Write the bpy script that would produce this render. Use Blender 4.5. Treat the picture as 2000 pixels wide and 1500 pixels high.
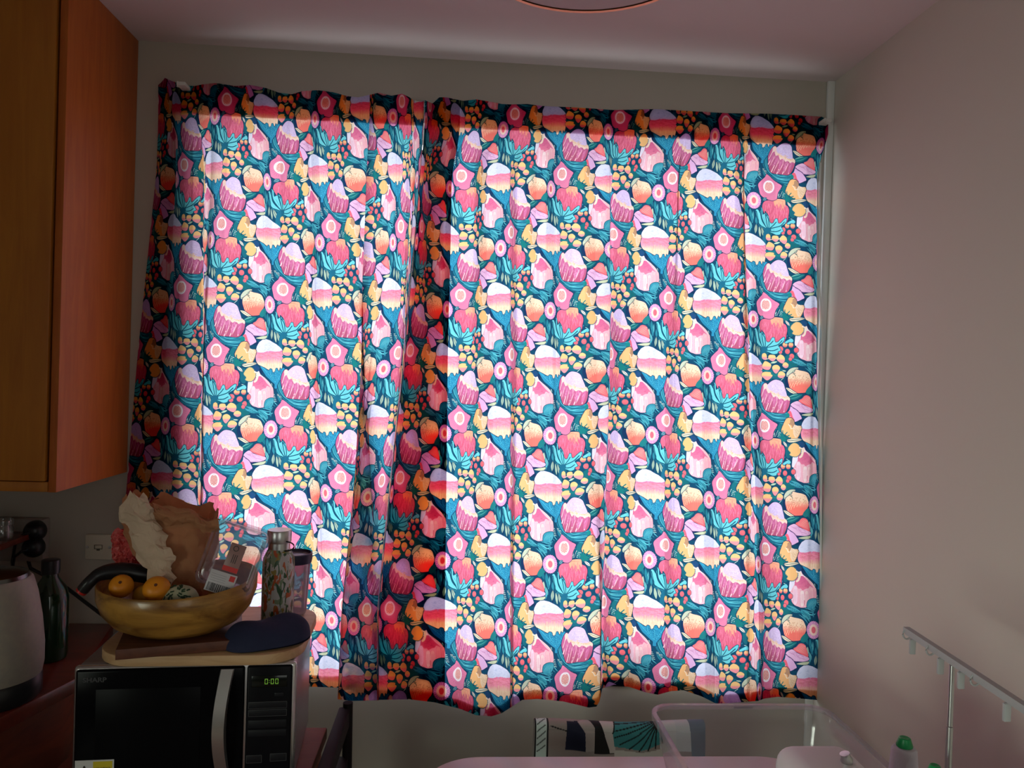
import bpy, bmesh, math, random
import numpy as np
from mathutils import Vector, Matrix

for o in list(bpy.data.objects):
    bpy.data.objects.remove(o, do_unlink=True)
SC = bpy.context.scene
COL = SC.collection
PI = math.pi

# ---------------------------------------------------------------- camera
CAM = Vector((0.0, 0.0, 1.60))
YAW, PITCH, ROLL, FPX = math.radians(3.89), math.radians(-0.55), math.radians(1.82), 1480.0
_f = Vector((math.sin(YAW)*math.cos(PITCH), math.cos(YAW)*math.cos(PITCH), math.sin(PITCH)))
_r = Vector((math.cos(YAW), -math.sin(YAW), 0)); _u = _r.cross(_f)
_c, _s = math.cos(ROLL), math.sin(ROLL)
CR, CU, CF = _c*_r+_s*_u, -_s*_r+_c*_u, _f
cam = bpy.data.cameras.new('camera'); camo = bpy.data.objects.new('camera', cam); COL.objects.link(camo)
camo.matrix_world = Matrix(((CR.x, CU.x, -CF.x, CAM.x), (CR.y, CU.y, -CF.y, CAM.y), (CR.z, CU.z, -CF.z, CAM.z), (0, 0, 0, 1)))
cam.sensor_fit = 'HORIZONTAL'; cam.sensor_width = 36.0; cam.lens = 36.0*FPX/2000.0
cam.clip_start = 0.02
SC.camera = camo

def ray(px, py):
    return CR*((px-1000)/FPX)+CU*((750-py)/FPX)+CF
def at(px, py, Y):                      # point seen at a pixel of the photograph, at distance Y from the camera's wall
    d = ray(px, py); return CAM+d*((Y-CAM.y)/d.y)
def atz(px, py, z):
    d = ray(px, py); return CAM+d*((z-CAM.z)/d.z)
def atx(px, py, x):
    d = ray(px, py); return CAM+d*((x-CAM.x)/d.x)

# ---------------------------------------------------------------- light
WALL = 2.20
SC.view_settings.view_transform = 'Standard'; SC.view_settings.look = 'None'
SC.view_settings.exposure = 0.0; SC.view_settings.gamma = 1.0; SC.view_settings.use_curve_mapping = False
w = bpy.data.worlds.new('dim_room_light'); SC.world = w; w.use_nodes = True
w.node_tree.nodes['Background'].inputs[0].default_value = (0.95, 0.97, 1.0, 1)
w.node_tree.nodes['Background'].inputs[1].default_value = 0.05
WX0, WX1 = at(374, 700, WALL).x, at(1584, 700, WALL).x
WZ0, WZ1 = at(1000, 1338, WALL).z, at(1000, 250, WALL).z
def area(name, loc, size, energy, color, rot, spread=PI):
    l = bpy.data.lights.new(name, 'AREA'); l.shape = 'RECTANGLE'; l.size, l.size_y = size; l.energy = energy; l.color = color; l.spread = spread
    o = bpy.data.objects.new(name, l); COL.objects.link(o); o.location = loc; o.rotation_euler = rot; return o
# overcast daylight falling on the outside of the window
area('daylight', ((WX0+WX1)/2, WALL+0.36, (WZ0+WZ1)/2-.1), (2.8, 2.7), 112, (0.93, 0.97, 1.0), (-PI/2, 0, 0))
# added fill lamp behind the camera that lifts the general room level
area('back_fill', (0.75, -1.9, 1.35), (1.5, 1.5), 10, (0.96, 1.0, 0.93), (PI/2, 0, 0))
# added fill lamp near the left wall, aimed to brighten the right wall
dl = area('left_fill', (-2.15, -1.0, 0.95), (1.0, 1.1), 12.5, (0.90, 1.0, 0.84), (0, 0, 0), math.radians(75))
dl.rotation_euler = Vector((3.2, 2.0, -0.75)).to_track_quat('-Z', 'Y').to_euler()
# ---------------------------------------------------------------- helpers
class Mesh:
    def __init__(s):
        s.bm = bmesh.new()
    def box(s, x0, x1, y0, y1, z0, z1, bev=0.0, seg=2, M=None):
        b = bmesh.new(); bmesh.ops.create_cube(b, size=1)
        bmesh.ops.scale(b, vec=(abs(x1-x0), abs(y1-y0), abs(z1-z0)), verts=b.verts)
        if bev:
            bmesh.ops.bevel(b, geom=list(b.edges), offset=bev, segments=seg, profile=.5, affect='EDGES')
        bmesh.ops.translate(b, vec=((x0+x1)/2, (y0+y1)/2, (z0+z1)/2), verts=b.verts)
        s._join(b, M); return s
    def _join(s, b, M=None):
        if M is not None:
            bmesh.ops.transform(b, matrix=M, verts=b.verts)
        me = bpy.data.meshes.new('tmp'); b.to_mesh(me); b.free(); s.bm.from_mesh(me); bpy.data.meshes.remove(me)
    def quad(s, pts):
        s.bm.faces.new([s.bm.verts.new(p) for p in pts]); return s
    def lathe(s, prof, n=40, M=None, sx=1.0, sy=1.0, close=False):
        b = bmesh.new(); rings = []
        for r, z in prof:
            if r < 1e-6:
                rings.append([b.verts.new((0, 0, z))])
            else:
                rings.append([b.verts.new((r*sx*math.cos(2*PI*k/n), r*sy*math.sin(2*PI*k/n), z)) for k in range(n)])
        for a, c in zip(rings, rings[1:]):
            for k in range(n):
                k2 = (k+1) % n
                if len(a) == 1 and len(c) == 1: continue
                if len(a) == 1: b.faces.new((a[0], c[k], c[k2]))
                elif len(c) == 1: b.faces.new((a[k], c[0], a[k2]))
                else: b.faces.new((a[k], c[k], c[k2], a[k2]))
        bmesh.ops.recalc_face_normals(b, faces=b.faces)
        s._join(b, M); return s
    def tube(s, pts, r, n=12, rf=None):
        pts = [Vector(p) for p in pts]; m = len(pts); b = bmesh.new(); rings = []
        up = Vector((0, 0, 1))
        for i, p in enumerate(pts):
            t = (pts[min(i+1, m-1)]-pts[max(i-1, 0)]).normalized()
            a = t.cross(up)
            if a.length < .05: a = t.cross(Vector((1, 0, 0)))
            a.normalize(); c = a.cross(t).normalized()
            rr = r if rf is None else rf(i/(m-1))
            rings.append([b.verts.new(p+(a*math.cos(2*PI*k/n)+c*math.sin(2*PI*k/n))*rr) for k in range(n)])
        for a, c in zip(rings, rings[1:]):
            for k in range(n):
                b.faces.new((a[k], a[(k+1) % n], c[(k+1) % n], c[k]))
        b.faces.new(rings[0][::-1]); b.faces.new(rings[-1])
        bmesh.ops.recalc_face_normals(b, faces=b.faces)
        s._join(b); return s
    def prism(s, poly2, z0, z1, bev=0.0, M=None, seg=2):
        b = bmesh.new(); lo = [b.verts.new((x, y, z0)) for x, y in poly2]; hi = [b.verts.new((x, y, z1)) for x, y in poly2]
        b.faces.new(lo[::-1]); top = b.faces.new(hi)
        n = len(lo)
        for k in range(n):
            b.faces.new((lo[k], lo[(k+1) % n], hi[(k+1) % n], hi[k]))
        bmesh.ops.recalc_face_normals(b, faces=b.faces)
        if bev:
            ed = [e for e in b.edges if abs(e.verts[0].co.z-e.verts[1].co.z) < 1e-6]
            bmesh.ops.bevel(b, geom=ed, offset=bev, segments=seg, profile=.5, affect='EDGES')
        s._join(b, M); return s
    def build(s, name, mat, parent=None, smooth=True, M=None, auto=40):
        me = bpy.data.meshes.new(name); 
        if M is not None: bmesh.ops.transform(s.bm, matrix=M, verts=s.bm.verts)
        s.bm.to_mesh(me); s.bm.free()
        o = bpy.data.objects.new(name, me); COL.objects.link(o)
        if mat: me.materials.append(mat)
        if smooth:
            me.polygons.foreach_set('use_smooth', [True]*len(me.polygons))
            try: me.set_sharp_from_angle(angle=math.radians(auto))
            except Exception: pass
        if parent is not None: o.parent = parent
        return o

def tag(o, label=None, cat=None, group=None, kind=None):
    if label: o['label'] = label
    if cat: o['category'] = cat
    if group: o['group'] = group
    if kind: o['kind'] = kind
    return o
def empty(name, label, cat, loc=(0, 0, 0), rz=0.0, group=None):
    o = bpy.data.objects.new(name, None); COL.objects.link(o); o.location = loc; o.rotation_euler = (0, 0, rz); o.empty_display_size = .05
    return tag(o, label, cat, group)
def struct(m, name, mat, **k):
    return tag(m.build(name, mat, **k), kind='structure')

def mat(name, color, rough=.6, metal=0.0, spec=.5, noise=None, trans=0.0, alpha=1.0, emit=None, coat=0.0, bump=None, wood=None, sheen=0.0, ior=1.45):
    m = bpy.data.materials.new(name); m.use_nodes = True; t = m.node_tree; b = t.nodes['Principled BSDF']
    b.inputs['Base Color'].default_value = (*color, 1); b.inputs['Roughness'].default_value = rough; b.inputs['Metallic'].default_value = metal
    b.inputs['Specular IOR Level'].default_value = spec; b.inputs['Transmission Weight'].default_value = trans; b.inputs['Coat Weight'].default_value = coat
    b.inputs['IOR'].default_value = ior; b.inputs['Alpha'].default_value = alpha; b.inputs['Sheen Weight'].default_value = sheen
    tc = t.nodes.new('ShaderNodeTexCoord')
    if emit:
        b.inputs['Emission Color'].default_value = (*emit[0], 1); b.inputs['Emission Strength'].default_value = emit[1]
    if noise:            # (scale, second colour, amount)
        n = t.nodes.new('ShaderNodeTexNoise'); n.inputs['Scale'].default_value = noise[0]; n.inputs['Detail'].default_value = 4
        t.links.new(tc.outputs['Object'], n.inputs['Vector'])
        r = t.nodes.new('ShaderNodeMix'); r.data_type = 'RGBA'
        r.inputs[6].default_value = (*color, 1); r.inputs[7].default_value = (*noise[1], 1)
        mm = t.nodes.new('ShaderNodeMapRange'); mm.inputs[1].default_value = .5-noise[2]; mm.inputs[2].default_value = .5+noise[2]
        t.links.new(n.outputs['Fac'], mm.inputs[0]); t.links.new(mm.outputs[0], r.inputs[0]); t.links.new(r.outputs[2], b.inputs['Base Color'])
    if wood:             # (stretch vector, scale, dark colour)
        mp = t.nodes.new('ShaderNodeMapping'); mp.inputs['Scale'].default_value = wood[0]
        n = t.nodes.new('ShaderNodeTexNoise'); n.inputs['Scale'].default_value = wood[1]; n.inputs['Detail'].default_value = 6; n.inputs['Distortion'].default_value = 1.2
        n.inputs['Roughness'].default_value = .6
        t.links.new(tc.outputs['Object'], mp.inputs[0]); t.links.new(mp.outputs[0], n.inputs['Vector'])
        cr = t.nodes.new('ShaderNodeValToRGB'); cr.color_ramp.elements[0].color = (*wood[2], 1); cr.color_ramp.elements[1].color = (*color, 1)
        cr.color_ramp.elements[0].position = .34; cr.color_ramp.elements[1].position = .64
        t.links.new(n.outputs['Fac'], cr.inputs[0]); t.links.new(cr.outputs[0], b.inputs['Base Color'])
    if bump:
        n = t.nodes.new('ShaderNodeTexNoise'); n.inputs['Scale'].default_value = bump[0]; n.inputs['Detail'].default_value = 5
        t.links.new(tc.outputs['Object'], n.inputs['Vector'])
        bb = t.nodes.new('ShaderNodeBump'); bb.inputs['Strength'].default_value = bump[1]; bb.inputs['Distance'].default_value = bump[2] if len(bump) > 2 else .002
        t.links.new(n.outputs['Fac'], bb.inputs['Height']); t.links.new(bb.outputs[0], b.inputs['Normal'])
    return m
def clear_mat(name, tint, gloss=.1, haze=0.0, haze_col=(.9, .9, .9), rough=.05):
    """thin clear sheet: see-through, a little gloss, optional milky haze"""
    m = bpy.data.materials.new(name); m.use_nodes = True; t = m.node_tree; t.nodes.remove(t.nodes['Principled BSDF'])
    tr = t.nodes.new('ShaderNodeBsdfTransparent'); tr.inputs[0].default_value = (*tint, 1)
    gl = t.nodes.new('ShaderNodeBsdfGlossy'); gl.inputs['Roughness'].default_value = rough
    df = t.nodes.new('ShaderNodeBsdfDiffuse'); df.inputs[0].default_value = (*haze_col, 1)
    tl = t.nodes.new('ShaderNodeBsdfTranslucent'); tl.inputs[0].default_value = (*haze_col, 1)
    mx0 = t.nodes.new('ShaderNodeMixShader'); mx0.inputs[0].default_value = .5
    mx = t.nodes.new('ShaderNodeMixShader'); mx.inputs[0].default_value = haze
    lw = t.nodes.new('ShaderNodeLayerWeight'); lw.inputs[0].default_value = .35
    mr = t.nodes.new('ShaderNodeMath'); mr.operation = 'MULTIPLY_ADD'; mr.inputs[1].default_value = .5; mr.inputs[2].default_value = gloss
    mx2 = t.nodes.new('ShaderNodeMixShader')
    t.links.new(df.outputs[0], mx0.inputs[1]); t.links.new(tl.outputs[0], mx0.inputs[2])
    t.links.new(tr.outputs[0], mx.inputs[1]); t.links.new(mx0.outputs[0], mx.inputs[2])
    t.links.new(lw.outputs['Fresnel'], mr.inputs[0]); t.links.new(mr.outputs[0], mx2.inputs[0])
    t.links.new(mx.outputs[0], mx2.inputs[1]); t.links.new(gl.outputs[0], mx2.inputs[2])
    t.links.new(mx2.outputs[0], t.nodes['Material Output'].inputs[0]); return m
# ---------------------------------------------------------------- fabric print
# The curtain cloth carries a half-drop repeat of painted banksias and proteas.
# It is drawn here, shape by shape, into one repeat (2 columns wide).
PW, PH, PS = 1290.0, 2184.0, 0.5           # column pitch, repeat height, raster scale
NX, NY = int(2*PW*PS), int(PH*PS)
CLOTH = np.zeros((NY, NX, 3), np.float32)
rng = np.random.RandomState(7)

def smooth(pts, n=5, closed=True):
    p = np.array(pts, float); m = len(p)
    if closed:
        q = np.vstack([p[-1], p, p[0], p[1]])
        segs = m
    else:
        q = np.vstack([2*p[0]-p[1], p, 2*p[-1]-p[-2]])
        segs = m-1
    t = np.linspace(0, 1, n, endpoint=False)[:, None]
    out = []
    for i in range(segs):
        a, b, c, d = q[i], q[i+1], q[i+2], q[i+3]
        out.append(0.5*((2*b)+(c-a)*t+(2*a-5*b+4*c-d)*t*t+(3*b-a-3*c+d)*t**3))
    out = np.vstack(out)
    if not closed:
        out = np.vstack([out, p[-1]])
    return out

def jag(pts, step=26, amp=9):
    """a line with little teeth"""
    p = np.array(pts, float)
    d = np.r_[0, np.cumsum(np.hypot(*np.diff(p, axis=0).T))]
    n = max(3, int(d[-1]/step)*2)
    s = np.linspace(0, d[-1], n)
    x, y = np.interp(s, d, p[:, 0]), np.interp(s, d, p[:, 1])
    tx, ty = np.gradient(x), np.gradient(y); L = np.hypot(tx, ty)+1e-6
    o = np.where(np.arange(n) % 2, amp, -amp)*(0.6+0.7*rng.rand(n))
    return np.c_[x-ty/L*o, y+tx/L*o]

def _paint(mask, x0, y0, col):
    h, w = mask.shape
    for i in (0, 1):
        ix = (np.arange(w)+x0+int(round(i*PW*PS))) % NX
        iy = (np.arange(h)+y0-int(round(i*PH*PS/2))) % NY
        sub = CLOTH[np.ix_(iy, ix)]
        sub[mask] = col[mask] if isinstance(col, np.ndarray) and col.ndim == 3 else col
        CLOTH[np.ix_(iy, ix)] = sub

def _grid(p, pad=2):
    x0, y0 = np.floor(p.min(0)).astype(int)-pad
    x1, y1 = np.ceil(p.max(0)).astype(int)+pad
    X, Y = np.meshgrid(np.arange(x0, x1)+.5, np.arange(y0, y1)+.5)
    return X, Y, x0, y0

def c3(c):
    return np.array(c, np.float32)/255.0

def inside(p, X, Y):
    m = np.zeros(X.shape, bool)
    q = np.roll(p, -1, 0)
    ys = Y[:, 0]
    for (ax, ay), (bx, by) in zip(p, q):
        if ay == by:
            continue
        r = np.nonzero((ay > ys) != (by > ys))[0]
        if len(r):
            xr = (bx-ax)*(ys[r]-ay)/(by-ay)+ax
            m[r] ^= X[0][None, :] < xr[:, None]
    return m

def poly(pts, c, grad=None, sm=True, out=None, ow=9):
    """filled shape; grad = (colour2, y0, y1); out = outline colour"""
    P = smooth(pts) if sm else np.array(pts, float)
    if out is not None:
        line(np.vstack([P, P[0]]), ow*2, out, sm=False)
    p = P*PS
    X, Y, x0, y0 = _grid(p)
    m = inside(p, X, Y)
    if grad:
        c2, g0, g1 = grad
        t = np.clip((Y/PS-g0)/(g1-g0), 0, 1)
        t = np.clip(t+0.06*np.sin(X*0.9)+0.05*np.sin(X*0.37+1), 0, 1)[..., None]
        col = (c3(c)*(1-t)+c3(c2)*t).astype(np.float32)
    else:
        col = c3(c)
    _paint(m, x0, y0, col)
    return P

def line(pts, w, c, sm=True, taper=False):
    P = smooth(pts, 6, False) if (sm and len(pts) > 2) else np.array(pts, float)
    p = P*PS
    X, Y, x0, y0 = _grid(p, int(w*PS)+2)
    m = np.zeros(X.shape, bool)
    n = len(p)-1
    for k in range(n):
        a, b = p[k], p[k+1]
        r = w*PS/2
        if taper:
            r *= math.sin(math.pi*(k+.7)/(n+.4))*0.85+0.15
        lx, hx = min(a[0], b[0])-r-1-x0, max(a[0], b[0])+r+1-x0
        ly, hy = min(a[1], b[1])-r-1-y0, max(a[1], b[1])+r+1-y0
        sl = (slice(max(0, int(ly)), int(hy)+1), slice(max(0, int(lx)), int(hx)+1))
        xx, yy = X[sl], Y[sl]
        d = b-a; L = d@d+1e-9
        t = np.clip(((xx-a[0])*d[0]+(yy-a[1])*d[1])/L, 0, 1)
        m[sl] |= (xx-a[0]-t*d[0])**2+(yy-a[1]-t*d[1])**2 <= r*r
    _paint(m, x0, y0, c3(c))

def strokes(P, n, L, ang, w, c, spread=0.3, box=None):
    """little brush strokes inside shape P"""
    P = np.array(P)
    lo, hi = P.min(0), P.max(0)
    if box:
        lo, hi = np.array(box[:2], float), np.array(box[2:], float)
    k = 0
    for _ in range(n*6):
        q = lo+(hi-lo)*rng.rand(2)
        if not inside(P, np.array([[q[0]]]), np.array([[q[1]]]))[0, 0]:
            continue
        a = math.radians(ang)+spread*rng.randn()
        l = L*(.5+.7*rng.rand())
        line([q, q+l*np.array([math.cos(a), math.sin(a)])], w, c, sm=False)
        k += 1
        if k >= n:
            break

BG, BG2 = (6, 78, 110), (18, 56, 98)
TEAL, LTEAL, CYAN, DTEAL = (6, 128, 150), (70, 178, 196), (104, 214, 226), (4, 84, 112)
GREEN, SAGE = (12, 122, 128), (178, 200, 178)
CREAM, LAV, WHT = (250, 226, 196), (214, 196, 238), (222, 226, 250)
PINK, DPINK, MAG, BLUSH = (240, 128, 172), (206, 92, 136), (206, 96, 150), (246, 196, 212)
PEACH, ORANGE, CORAL, YEL = (250, 206, 160), (250, 140, 110), (246, 104, 104), (252, 206, 132)
CLOTH[:] = c3(BG)

# background tufts, broad patches
for (x, y, rx, ry, c) in ((860, 330, 60, 190, TEAL), (1080, 190, 70, 40, BG2), (880, 760, 60, 130, (10, 108, 126)),
                          (1170, 690, 60, 60, BG2), (900, 1330, 150, 130, (8, 112, 122)), (840, 1700, 50, 110, BG2),
                          (1060, 2230, 110, 60, BG2), (420, 1180, 60, 60, (10, 108, 126)), (640, 1560, 150, 110, (10, 108, 130)),
                          (1330, 1790, 50, 90, BG2), (730, 420, 70, 160, (10, 118, 132))):
    t = np.linspace(0, 2*math.pi, 14, endpoint=False)
    poly(np.c_[x+rx*np.cos(t), y+ry*np.sin(t)], c)

# --- thick stem and the nest of long leaves under the big banksia (D)
poly([(215, 1780), (300, 1740), (330, 1900), (325, 2040), (390, 2190), (520, 2260), (700, 2290), (880, 2240), (1010, 2260),
      (900, 2400), (720, 2440), (560, 2400), (420, 2320), (300, 2200), (235, 2100), (215, 1950)], (10, 120, 148))
for k, (dx, w, c) in enumerate(((0, 15, LTEAL), (26, 13, (40, 160, 184)), (-24, 12, DTEAL), (52, 11, LTEAL), (14, 6, DTEAL), (40, 6, DTEAL))):
    line([(262+dx*.5, 1800), (262+dx*.6, 1960), (300+dx*.7, 2120), (400+dx*.6, 2240-dx*.6), (560, 2320-dx*1.1), (760, 2345-dx*1.2),
          (930, 2290-dx*.8)], w, c, taper=True)
for (a, b, c_, w, c) in (((480, 2240), (640, 2300), (860, 2262), 16, LTEAL), ((560, 2350), (720, 2372), (900, 2340), 18, LTEAL),
                         ((620, 2395), (760, 2420), (900, 2392), 14, LTEAL), ((460, 2300), (600, 2352), (760, 2345), 12, CYAN),
                         ((540, 2318), (700, 2335), (880, 2300), 6, DTEAL), ((600, 2382), (760, 2400), (910, 2372), 6, DTEAL),
                         ((700, 2450), (790, 2462), (880, 2440), 10, LTEAL)):
    line([a, b, c_], w, c, taper=True)

# --- rows of short white dashes
def dashes(x, y, n, dx, dy, L, ang, w=7, c=(214, 236, 226)):
    a = math.radians(ang)
    for i in range(n):
        px, py = x+i*dx, y+i*dy
        line([(px, py), (px+L*math.cos(a), py+L*math.sin(a))], w, c, sm=False)
dashes(630, 380, 4, -16, 34, 26, -60); dashes(660, 420, 4, -14, 30, 22, -60); dashes(596, 470, 3, -4, 22, 20, -50)
dashes(690, 430, 4, -8, 26, 44, 20); dashes(286, 30, 4, 4, 24, 40, 8); dashes(246, 2180, 3, 4, 22, 34, 8)
dashes(850, 905, 2, -30, 50, 44, 15, 9); dashes(745, 1500, 1, 0, 0, 40, 10)
dashes(700, 1700, 3, 24, -22, 26, -55, 8); dashes(930, 1660, 3, 26, -14, 24, -55, 8)
dashes(1440, 1085, 5, 8, 30, 46, 10, 8)

# --- stems and slim sage leaves beside the pink tulip
for pts, w, c in (([(200, 1000), (240, 1080), (330, 1120), (380, 1150)], 30, TEAL), ([(380, 1100), (330, 1250), (330, 1420), (300, 1640)], 60, (8, 112, 140)),
                  ([(150, 1010), (160, 1200), (130, 1330)], 22, BG2)):
    line(pts, w, c)
def leaf(x, y, L, W, ang, c, vein=None, oc=None, side=True):
    a = math.radians(ang); ca, sa = math.cos(a), math.sin(a)
    prof = [(0, 0), (.25, .36), (.55, .5), (.82, .3), (1, 0), (.82, -.3), (.55, -.5), (.25, -.36)]
    P = poly([(x+L*u*ca-W*v*sa, y+L*u*sa+W*v*ca) for u, v in prof], c, out=oc, ow=6)
    if vein:
        line([(x+L*.05*ca, y+L*.05*sa), (x+L*.95*ca, y+L*.95*sa)], 6, vein, sm=False)
        if side:
            for u in np.arange(.2, .85, .13):
                for s in (-1, 1):
                    line([(x+L*u*ca, y+L*u*sa), (x+L*(u+.13)*ca-W*.36*s*sa*(1-abs(u-.5)), y+L*(u+.13)*sa+W*.36*s*ca*(1-abs(u-.5)))], 4, vein, sm=False)
    return P
leaf(160, 1040, 170, 52, 96, SAGE, BG, BG, False); leaf(215, 1080, 190, 44, 82, SAGE, None, BG)
leaf(262, 1080, 210, 46, 74, SAGE, BG, BG, False); leaf(130, 1980, 150, 60, 100, (150, 190, 186), None, BG)
leaf(1285, 1990, 150, 55, 92, SAGE, None, BG); leaf(1345, 2130, 160, 40, 100, LTEAL, None, BG)

# --- A : round banksia, white cap, pink band, peach base, blue claw cup
def TA(p): return [(1110+(x-300)*1.25, 130+(y-110)*1.184) for x, y in p]
poly(TA([(360, 498), (400, 500), (470, 560), (500, 540), (560, 530), (620, 530), (700, 520), (750, 530), (780, 560), (740, 640), (680, 720), (640, 790),
         (640, 830), (600, 830), (600, 770), (560, 740), (500, 690), (440, 640), (390, 560)]), (2, 146, 186), out=BG2)
P = poly(TA([(300, 300), (310, 220), (345, 150), (395, 112), (450, 108), (520, 125), (590, 160), (640, 210), (690, 260), (728, 300), (738, 380),
             (730, 470), (715, 540), (690, 520), (672, 570), (650, 530), (620, 535), (600, 590), (575, 590), (560, 545), (520, 535), (495, 555), (440, 530), (380, 500), (330, 470), (300, 400)]),
         (250, 150, 180), grad=((252, 222, 190), 470, 560), out=BG2)
Q = TA(jag([(296, 290), (340, 300), (400, 300), (460, 280), (540, 278), (620, 285), (680, 285), (735, 262)], 18, 7))
poly(Q+TA([(700, 225), (640, 175), (590, 150), (520, 118), (450, 102), (395, 106), (345, 146), (310, 215)]), WHT, sm=False)
line(np.array(Q)+[0, 12], 12, (238, 120, 168), sm=False)
strokes(np.array(TA([(310, 300), (720, 290), (725, 380), (310, 390)])), 70, 70, 4, 5, (236, 120, 150), .25)
strokes(np.array(TA([(320, 330), (720, 320), (725, 420), (330, 420)])), 30, 60, 88, 4, (240, 150, 150), .15)
strokes(np.array(TA([(330, 390), (715, 380), (700, 500), (400, 480)])), 60, 60, 90, 5, (246, 200, 168), .1)
strokes(np.array(TA([(330, 200), (560, 140), (680, 270), (330, 280)])), 46, 44, 5, 4, (196, 206, 240), .5)
for pts in ([(370, 500), (430, 560), (520, 650), (600, 740)], [(520, 545), (530, 620), (590, 700)], [(620, 540), (620, 620), (620, 740)], [(740, 540), (700, 620), (640, 730)]):
    line(TA(pts), 10, (70, 190, 216), taper=True)
strokes(np.array(TA([(430, 570), (740, 570), (640, 760), (560, 700)])), 60, 22, 20, 6, (2, 116, 160), .5)
strokes(np.array(TA([(430, 570), (740, 570), (640, 760), (560, 700)])), 40, 20, 20, 5, (60, 184, 214), .5)

# --- B : protea with rose star and pale finger petals, leaves below
def TB(p): return [(955+(x-205)*1.24, 660+(y-545)*1.184) for x, y in p]
for k in range(10):
    line(TB([(225+k*42, 985+22*math.sin(k*.6)+20*min(k, 9-k)), (255+k*42, 1030+18*min(k, 9-k)*.9), (300+k*42, 1075+14*min(k, 9-k)*.8)]), 10, (LTEAL, CYAN)[k % 2], taper=True)
poly(TB([(205, 850), (215, 720), (240, 680), (300, 690), (320, 640), (345, 545), (375, 560), (400, 610), (470, 670), (540, 730), (590, 800), (600, 900),
         (595, 980), (540, 1040), (480, 1080), (400, 1100), (350, 1085), (290, 1060), (250, 1010), (235, 920), (225, 870)]), (246, 190, 204), out=BG2)
poly(TB([(205, 850), (212, 720), (235, 685), (290, 690), (290, 750), (250, 830), (225, 870)]), (238, 232, 250))
poly(TB([(340, 548), (372, 560), (395, 615), (430, 650), (330, 680), (325, 640)]), (248, 232, 240))
poly(TB([(300, 690), (340, 650), (400, 635), (440, 680), (500, 745), (560, 800), (500, 780), (480, 810), (440, 820), (400, 845), (380, 820), (345, 820), (320, 780), (290, 770)]),
     (222, 96, 150), grad=((236, 126, 160), 800, 1010))
for (x0, y0, w, y1, c) in ((270, 785, 62, 1060, (248, 216, 232)), (370, 850, 52, 1085, (248, 222, 224)), (430, 850, 50, 1080, (246, 206, 208)), (500, 800, 54, 1040, (246, 190, 196)), (560, 800, 46, 980, (246, 180, 190)), (235, 880, 40, 1000, (248, 212, 230))):
    cx = x0+w/2
    poly(TB([(cx-w*.5, y0+30), (cx-w*.2, y0), (cx+w*.2, y0), (cx+w*.5, y0+34), (cx+w*.62, y1-60), (cx+w*.2, y1), (cx-w*.25, y1-10), (cx-w*.42, y1-80)]), c, out=(232, 130, 160), ow=3)
    for d in (-.2, .05, .28):
        line(TB([(cx+d*w, y0+50), (cx+d*w*1.1, y1-50)]), 4, (236, 150, 186), sm=False)
line(TB([(425, 990), (425, 1060)]), 6, (214, 80, 120), sm=False)
line(TB([(440, 650), (520, 720), (585, 800), (590, 860)]), 9, (250, 214, 196), taper=True)
strokes(np.array(TB([(330, 700), (420, 690), (470, 790), (340, 790)])), 22, 34, 10, 5, (214, 84, 140), .5)

# leaves under B
poly(TB([(460, 1070), (475, 1000), (530, 965), (600, 960), (615, 1000), (600, 1060), (550, 1110), (480, 1110)]), (40, 152, 176), out=BG)
for k in range(6):
    line(TB([(470+k*22, 1095-k*5), (500+k*22, 1040-k*6), (530+k*16, 985-k*2)]), 6, (120, 206, 214), taper=True)
leaf(*TB([(140, 1075)])[0], 330, 92, 20, LTEAL, (6, 100, 128), BG)
leaf(*TB([(385, 1130)])[0], 230, 120, 44, (50, 164, 184), (6, 96, 124), BG)
for pts, c in (([(120, 1110), (250, 1150), (400, 1180), (470, 1270), (540, 1300)], TEAL), ([(420, 1130), (520, 1160), (590, 1130)], LTEAL),
               ([(430, 1150), (530, 1200), (600, 1180)], CYAN), ([(440, 1100), (540, 1130), (600, 1100)], LTEAL), ([(360, 1200), (430, 1260), (480, 1330)], LTEAL), ([(400, 1190), (470, 1250), (520, 1330)], (90, 180, 190))):
    line(TB(pts), 15, c, taper=True)

# more blades and leaf ribs in the gaps
for (x, y, L, W_, a, c) in ((250, 20, 150, 40, 60, (30, 140, 160)), (120, 150, 120, 36, 100, LTEAL), (90, 260, 130, 34, 80, (60, 170, 190)), (640, 330, 120, 30, 110, (20, 130, 140)),
                            (860, 620, 90, 26, 120, (30, 140, 150)), (830, 860, 90, 26, 150, LTEAL), (700, 480, 100, 26, 100, (12, 128, 136)), (1240, 1800, 170, 46, 70, (14, 128, 146)),
                            (1330, 1840, 200, 46, 84, (30, 150, 166)), (1390, 1900, 220, 44, 96, (90, 190, 200)), (150, 900, 150, 40, 84, (40, 160, 180)), (60, 860, 170, 46, 80, (30, 146, 168)),
                            (20, 980, 150, 44, 70, (110, 200, 204)), (560, 1660, 90, 26, 190, (12, 130, 140)), (1240, 1560, 90, 30, 130, (60, 160, 170)),
                            (1000, 1330, 150, 40, 200, TEAL), (440, 1800, 60, 20, 60, LTEAL)):
    leaf(x, y, L, W_, a, c, BG, None, False)

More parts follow.
